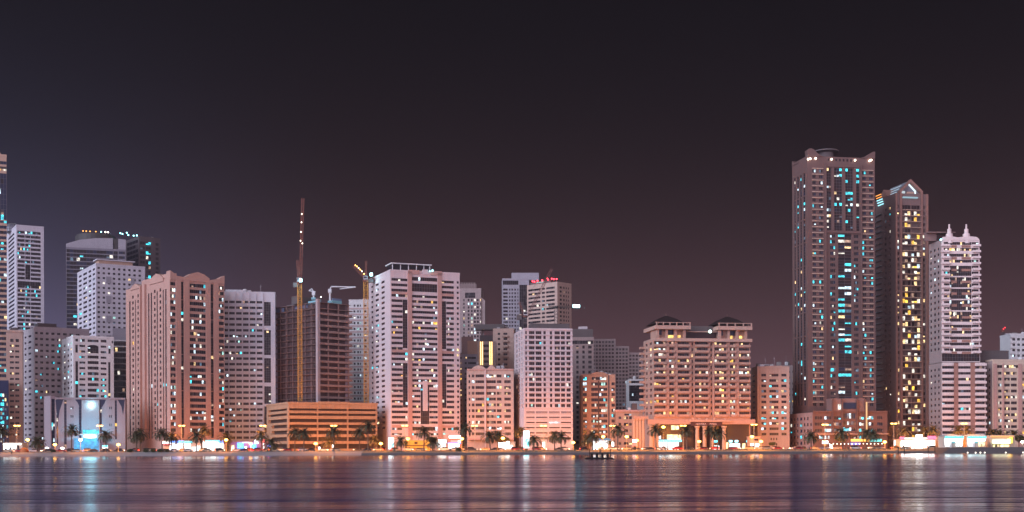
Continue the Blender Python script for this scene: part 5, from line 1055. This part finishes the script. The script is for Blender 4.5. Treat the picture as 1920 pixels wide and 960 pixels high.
shop('cafe', 'yellow-green lit cafe with a slanted orange fascia at the right edge', 'cafe', 1857, 1903, 817, 590, 8, KIO, [('fascia', 1857, 1899, 817, 820, -1.2, -.3, em('dull_orange_sign', (1, .4, .1), .7)), ('sign_board', 1861, 1893, 825, 831.5, -1.0, -.3, em('yellow_green_sign', (.95, 1, .65), 2.2)), ('sign_strip', 1860, 1893, 831.8, 833, -1.2, -.3, em('green_strip', (.2, .45, .1), .5)), ('window', 1862, 1872, 834, 838, -.3, -.02, SHOPY), ('window', 1875, 1892, 834, 838, -.3, -.02, SHOPY), ('roof_fin', 1892, 1897, 819, 831, -1.0, -.3, em('amber_sign', (1, .6, .05), 1.4))])
root = empty('tarpaulin_mound', (X(45, 574), 574, G)); tag(root, 'orange tarpaulin-covered heap before the grey apartment block', 'tarpaulin'); r = random.Random(5); TP = mat('orange_tarpaulin', (.55, .17, .05), .6, var=.15, vscale=1)
mb = MB(); prof = [[(math.cos(2 * math.pi * j / 14) * q * (2.1 + r.uniform(-.2, .2)), math.sin(2 * math.pi * j / 14) * q * 1.4, z + r.uniform(-.1, .1)) for j in range(14)] for q, z in ((1, .05), (.95, .8), (.72, 1.6), (.35, 2.1))]
for a, b_ in zip(prof, prof[1:]):
    for j in range(14): mb.face([a[j], a[(j + 1) % 14], b_[(j + 1) % 14], b_[j]], TP)
mb.face(prof[-1], TP); mb.build('cover', root); mb = MB(); mb.box(-1.4, 1.4, -.9, .9, 0, .9, DCONC); mb.build('load', root)

# ================================================================== CARS
TYRE = mat('tyre_rubber', (.02, .02, .02), .9); HEADL = em('headlamp', (1, .8, .5), 12, False); TAILL = em('tail_lamp', (1, .05, .02), 8, False); HOFF = mat('lamp_off', (.4, .4, .38), .2); TOFF = mat('red_lens', (.25, .01, .01), .3)
def car_proto(kind, paint, on):
    pr = [(-2.25, .35), (-2.28, .75), (-2.1, .92), (-1.25, 1.0), (1.2, .98), (2.1, .86), (2.28, .62), (2.25, .35)] if kind == 'sedan' else [(-2.3, .4), (-2.34, .95), (-2.25, 1.1), (-1.4, 1.15), (1.15, 1.15), (2.15, 1.02), (2.34, .75), (2.3, .4)]
    cb = [(-1.75, .98), (-1.0, 1.42), (.35, 1.44), (1.2, .97)] if kind == 'sedan' else [(-2.2, 1.12), (-1.95, 1.75), (.45, 1.78), (1.2, 1.13)]
    parts = []; mb = MB(); mb.prism([(x, -.86, z) for x, z in pr], [(x, .86, z) for x, z in pr], paint); zt = max(z for _, z in cb)
    mb.box(cb[1][0] + .05, cb[2][0] - .05, -.66, .66, zt - .03, zt + .03, paint); parts.append(('body', mb.data('body')))
    mb = MB(); mb.prism([(x, -.80 + .12 * (z > 1.2), z) for x, z in cb], [(x, .80 - .12 * (z > 1.2), z) for x, z in cb], GLASS); parts.append(('window_glass', mb.data('window_glass')))
    for x in (-1.4, 1.4):
        for y in (-.8, .8): mb = MB(); mb.bar((x, y - .11, .33), (x, y + .11, .33), .33, TYRE, .33, 12); mb.bar((x, y - .12, .33), (x, y + .12, .33), .17, STEEL, .17, 8); parts.append(('wheel', mb.data('wheel')))
    for y in (-.69, .69):
        mb = MB(); mb.box(1.95, 2.31, y - .2, y + .2, .58, .80, HEADL if on else HOFF); parts.append(('headlight', mb.data('headlight')))
        mb = MB(); mb.box(-2.34, -2.05, y - .2, y + .2, .64, .86, TAILL if on else TOFF); parts.append(('tail_light', mb.data('tail_light')))
    return parts
PAINTS = dict(white=mat('white_car_paint', (.7, .7, .68), .3), silver=mat('silver_car_paint', (.42, .42, .43), .3, .5), black=mat('black_car_paint', (.02, .02, .022), .25), red=mat('red_car_paint', (.4, .02, .02), .3), beige=mat('beige_car_paint', (.42, .34, .24), .35))
PC = {}
r = random.Random(21); CARS = []
px = 14.0
while px < 1765:
    dense = px < 330 or 420 < px < 520 or 1180 < px < 1300
    CARS.append((px, 585.5 + r.choice((0, 0, .3)), r.choice(('sedan', 'sedan', 'suv')), r.choice(('black', 'black', 'silver', 'white', 'red', 'beige')) if px < 700 else r.choice(list(PAINTS)), False, 0 if r.random() < .5 else math.pi))
    px += r.uniform(22, 30) if dense else r.uniform(34, 70)
px = 30.0
while px < 1765:
    rt = r.random() < .5; CARS.append((px, 593.6 if rt else 600.2, r.choice(('sedan', 'suv')), r.choice(('white', 'silver', 'white', 'beige', 'black', 'red')), True, 0 if rt else math.pi)); px += r.uniform(20, 46)
px = 720.0
while px < 1680:
    CARS.append((px, 622.0, r.choice(('sedan', 'suv')), r.choice(list(PAINTS)), False, R(90) * r.choice((1, -1)))); px += r.uniform(20, 60)
def cw(c): return ('lamp-lit' if c[4] else 'nose-in' if c[1] > 610 else 'kerbside') + f" {c[3]} {c[2]}"
loc = where([(c[0], cw(c)) for c in CARS])
for i, c in enumerate(CARS):
    k = (c[2], c[3], c[4])
    if k not in PC: PC[k] = car_proto(c[2], PAINTS[c[3]], c[4])
    root = empty('car', (X(c[0], c[1]), c[1], G + .012), c[5]); tag(root, cw(c) + ' ' + loc[i], 'car', 'cars along the waterfront road')
    for nm, me in PC[k]: o = bpy.data.objects.new(nm, me); COL.objects.link(o); o.parent = root

# ================================================================== WATERFRONT FURNITURE
root = empty('mooring_platform', (X(1124, 345), 345, 0)); tag(root, 'dark mooring platform on thick piles standing alone in the water', 'jetty'); PIL = mat('tarred_timber', (.018, .014, .014), .85, var=.3, vscale=2)
s_ = 345 / F; xx = lambda p: (p - 1124) * s_
mb = MB(); mb.prism([(xx(1096), -1.6, .05), (xx(1098), -1.8, .5), (xx(1147), -1.8, .42), (xx(1151), -1.6, .05)], [(xx(1096), 2.2, .05), (xx(1098), 2.4, .5), (xx(1147), 2.4, .42), (xx(1151), 2.2, .05)], PIL); mb.build('float', root)
for p in (1105, 1124.5, 1144): mb = MB(); mb.bar((0, 0, .3), (0, 0, 2.62), .13, PIL, .11, 8); mb.lathe([(.18, 2.6), (.2, 2.75), (.05, 2.85)], (0, 0, 0), PIL, 8); mb.build('post', root, (xx(p), -1.2, 0))
for p in (1109.5, 1119.5, 1129.5, 1139.5): mb = MB(); mb.lathe([(.36, -.4), (.40, .3), (.34, 1.5), (.4, 1.62)], (0, 0, 0), PIL, 12); mb.build('pile', root, (xx(p), .2, .1))
mb = MB(); mb.box(xx(1105), xx(1144.5), -1.22, -1.14, 1.55, 1.68, DARK); mb.box(xx(1105), xx(1144.5), -1.22, -1.14, 1.95, 2.02, DARK); mb.box(xx(1105), xx(1144), -.6, 1.2, 1.62, 1.8, PIL); mb.build('rail', root)
for i, px in enumerate((1684, 1695.5, 1740.5, 1753)):
    mb = MB(); mb.bar((0, 0, -1.2), (0, 0, 2.9), .2, PIL, .17, 8); mb.lathe([(.27, 2.85), (.3, 3.05), (.1, 3.2)], (0, 0, 0), PIL, 8); o = mb.build('mooring_post', None, (X(px, 557.5), 557.5, 0))
    tag(o, f'dark mooring post in the water before the magenta-cornered pavilion, {ORD[i]} of four from the left', 'mooring post', 'mooring posts off the quay')
root = empty('railing', (X(1775, 549), 549, 2.72)); tag(root, 'thin dark railing along the raised stone promenade', 'railing'); mb = MB(); w_ = X(1935, 549) - X(1775, 549)
for z in (1.05, .6, .2): mb.bar((0, 0, z), (w_, 0, z), .03, BLACK)
mb.build('rail', root)
for k in range(28): mb = MB(); mb.bar((0, 0, 0), (0, 0, 1.1), .04, BLACK, .04, 6); mb.build('post', root, (w_ * k / 27, 0, 0))
root = empty('railing', (X(700, 560.6), 560.6, G + .12)); tag(root, 'long low dark railing on the quay edge before the street', 'railing'); mb = MB(); w_ = X(1760, 560.6) - X(700, 560.6)
for z in (.85, .45): mb.bar((0, 0, z), (w_, 0, z), .025, BLACK)
mb.build('rail', root)
for k in range(72): mb = MB(); mb.bar((0, 0, 0), (0, 0, .9), .035, BLACK, .035, 5); mb.build('post', root, (w_ * k / 71, 0, 0))
for i, px in enumerate((1814, 1829, 1838, 1846, 1885.5, 1918)):
    root = empty('wall_light', (X(px, 545.4), 545.4, .35)); tag(root, f'small warm lamp on the promenade wall, {ORD[i]} of 6 from the left', 'wall light', 'wall lights on the promenade')
    mb = MB(); mb.lathe([(.1, -.12), (.3, 0), (.1, .12)], (0, -.2, 0), LAMPW, 10); mb.build('lamp_glass', root); mb = MB(); mb.box(-.12, .12, -.1, 1.2, -.1, .1, BLACK); mb.build('bracket', root)
BIN = mat('litter_bin_paint', (.05, .06, .05), .6)
for i, px in enumerate((740, 845, 1078, 1247, 1518, 1590)):
    mb = MB(); mb.lathe([(.3, 0), (.34, .1), (.36, .95), (.3, 1.0), (.3, 1.08), (.05, 1.18)], (0, 0, 0), BIN, 10); o = mb.build('litter_bin', None, (X(px, 570), 570, G)); tag(o, 'dark litter bin on the walkway ' + where([(px, 'b')])[0], 'bin', 'bins on the walkway')

# ================================================================== PEOPLE
def person_mesh(pose, top, trouser, seed):
    J = {'pel': (0, 0, .92), 'wai': (0, 0, 1.08), 'che': (0, .01, 1.32), 'nec': (0, 0, 1.48), 'hd0': (0, -.02, 1.58), 'hd1': (0, -.01, 1.70), 'hd2': (0, 0, 1.77),
         'hl': (-.1, 0, .88), 'kl': (-.11, -.03, .48), 'al': (-.11, .02, .09), 'tl': (-.12, -.14, .04), 'hr': (.1, 0, .88), 'kr': (.12, -.1, .49), 'ar': (.13, .08, .11), 'tr': (.14, -.08, .05),
         'sl': (-.19, 0, 1.41), 'el': (-.25, .03, 1.14), 'wl': (-.24, -.06, .9), 'fl': (-.23, -.1, .8), 'sr': (.19, 0, 1.41), 'er': (.26, .04, 1.14), 'wr': (.25, -.05, .9), 'fr': (.24, -.09, .8)}
    if pose == 'sit':
        for k in ('pel', 'wai', 'che', 'nec', 'hd0', 'hd1', 'hd2', 'sl', 'sr', 'el', 'er', 'wl', 'wr', 'fl', 'fr', 'hl', 'hr'): J[k] = (J[k][0], J[k][1], J[k][2] - .46)
        J.update(kl=(-.13, -.42, .48), al=(-.13, -.4, .09), tl=(-.13, -.55, .04), kr=(.13, -.42, .48), ar=(.13, -.38, .09), tr=(.13, -.53, .04), wl=(-.2, -.28, .56), fl=(-.16, -.36, .54), wr=(.2, -.28, .56), fr=(.16, -.36, .54))
    RAD = dict(pel=.135, wai=.125, che=.155, nec=.06, hd0=.085, hd1=.10, hd2=.07, hl=.09, kl=.062, al=.045, tl=.04, hr=.09, kr=.062, ar=.045, tr=.04, sl=.065, el=.045, wl=.034, fl=.035, sr=.065, er=.045, wr=.034, fr=.035)
    E = [('pel', 'wai'), ('wai', 'che'), ('che', 'nec'), ('nec', 'hd0'), ('hd0', 'hd1'), ('hd1', 'hd2'), ('pel', 'hl'), ('hl', 'kl'), ('kl', 'al'), ('al', 'tl'), ('pel', 'hr'), ('hr', 'kr'), ('kr', 'ar'), ('ar', 'tr'), ('che', 'sl'), ('sl', 'el'), ('el', 'wl'), ('wl', 'fl'), ('che', 'sr'), ('sr', 'er'), ('er', 'wr'), ('wr', 'fr')]
    K = list(J); me = bpy.data.meshes.new('person'); me.from_pydata([J[k] for k in K], [(K.index(a), K.index(b_)) for a, b_ in E], [])
    o = bpy.data.objects.new('tmp', me); COL.objects.link(o); md = o.modifiers.new('s', 'SKIN'); md.use_smooth_shade = True
    for i, k in enumerate(K): me.skin_vertices[0].data[i].radius = (RAD[k], RAD[k] * .8 if k in ('che', 'wai', 'pel') else RAD[k]); me.skin_vertices[0].data[i].use_root = (k == 'pel')
    o.modifiers.new('u', 'SUBSURF').levels = 1
    dg = bpy.context.evaluated_depsgraph_get(); m2 = bpy.data.meshes.new_from_object(o.evaluated_get(dg)); bpy.data.objects.remove(o)
    SK = mat('skin', (.32, .19, .13), .6); m2.materials.clear(); zs = -.46 if pose == 'sit' else 0
    for q in (SK, top, trouser, BLACK): m2.materials.append(q)
    for p_ in m2.polygons:
        c = p_.center; p_.material_index = 3 if (c.z > 1.7 + zs or (c.z > 1.62 + zs and c.y > .02)) else 0 if (c.z > 1.49 + zs or (abs(c.x) > .17 and c.z < .93 + zs and pose != 'sit')) else 1 if (c.z > .93 + zs and c.y > -.2) else 2 if c.z > .1 else 3
    return m2
CL = dict(dark=mat('dark_cloth', (.03, .03, .04), .9), white=mat('white_cloth', (.6, .58, .55), .9), navy=mat('navy_cloth', (.03, .04, .09), .9))
for px, Y, z, pose, a, b_, rz, lab in ((22, 563.6, .83, 'sit', 'dark', 'dark', .3, 'person in dark clothes sitting at the beach edge before the slim beige block'), (1796, 550.2, 2.55, 'stand', 'dark', 'navy', 1.2, 'person in dark clothes standing at the promenade railing before the cafe tents'), (1800, 551, 2.55, 'stand', 'white', 'dark', -1.6, 'person in a white top beside the promenade railing before the cafe tents'),
        (1837.5, 550.4, 2.55, 'stand', 'white', 'dark', .4, 'person in white standing by the railing below the twin-pinnacle tower'), (1840.5, 550.6, 2.55, 'stand', 'navy', 'dark', 2.0, 'person in navy standing by the railing below the twin-pinnacle tower'), (960, 569, G, 'stand', 'dark', 'dark', 1.5, 'person in dark clothes walking on the quay before the pedimented rose beige block')):
    o = bpy.data.objects.new('person', person_mesh(pose, CL[a], CL[b_], 1)); COL.objects.link(o); o.location = (X(px, Y), Y, z); o.rotation_euler = (0, 0, rz); tag(o, lab, 'person')
root = empty('rock', (X(22, 563.9), 564.1, .7)) if False else None
bpy.context.view_layer.update()
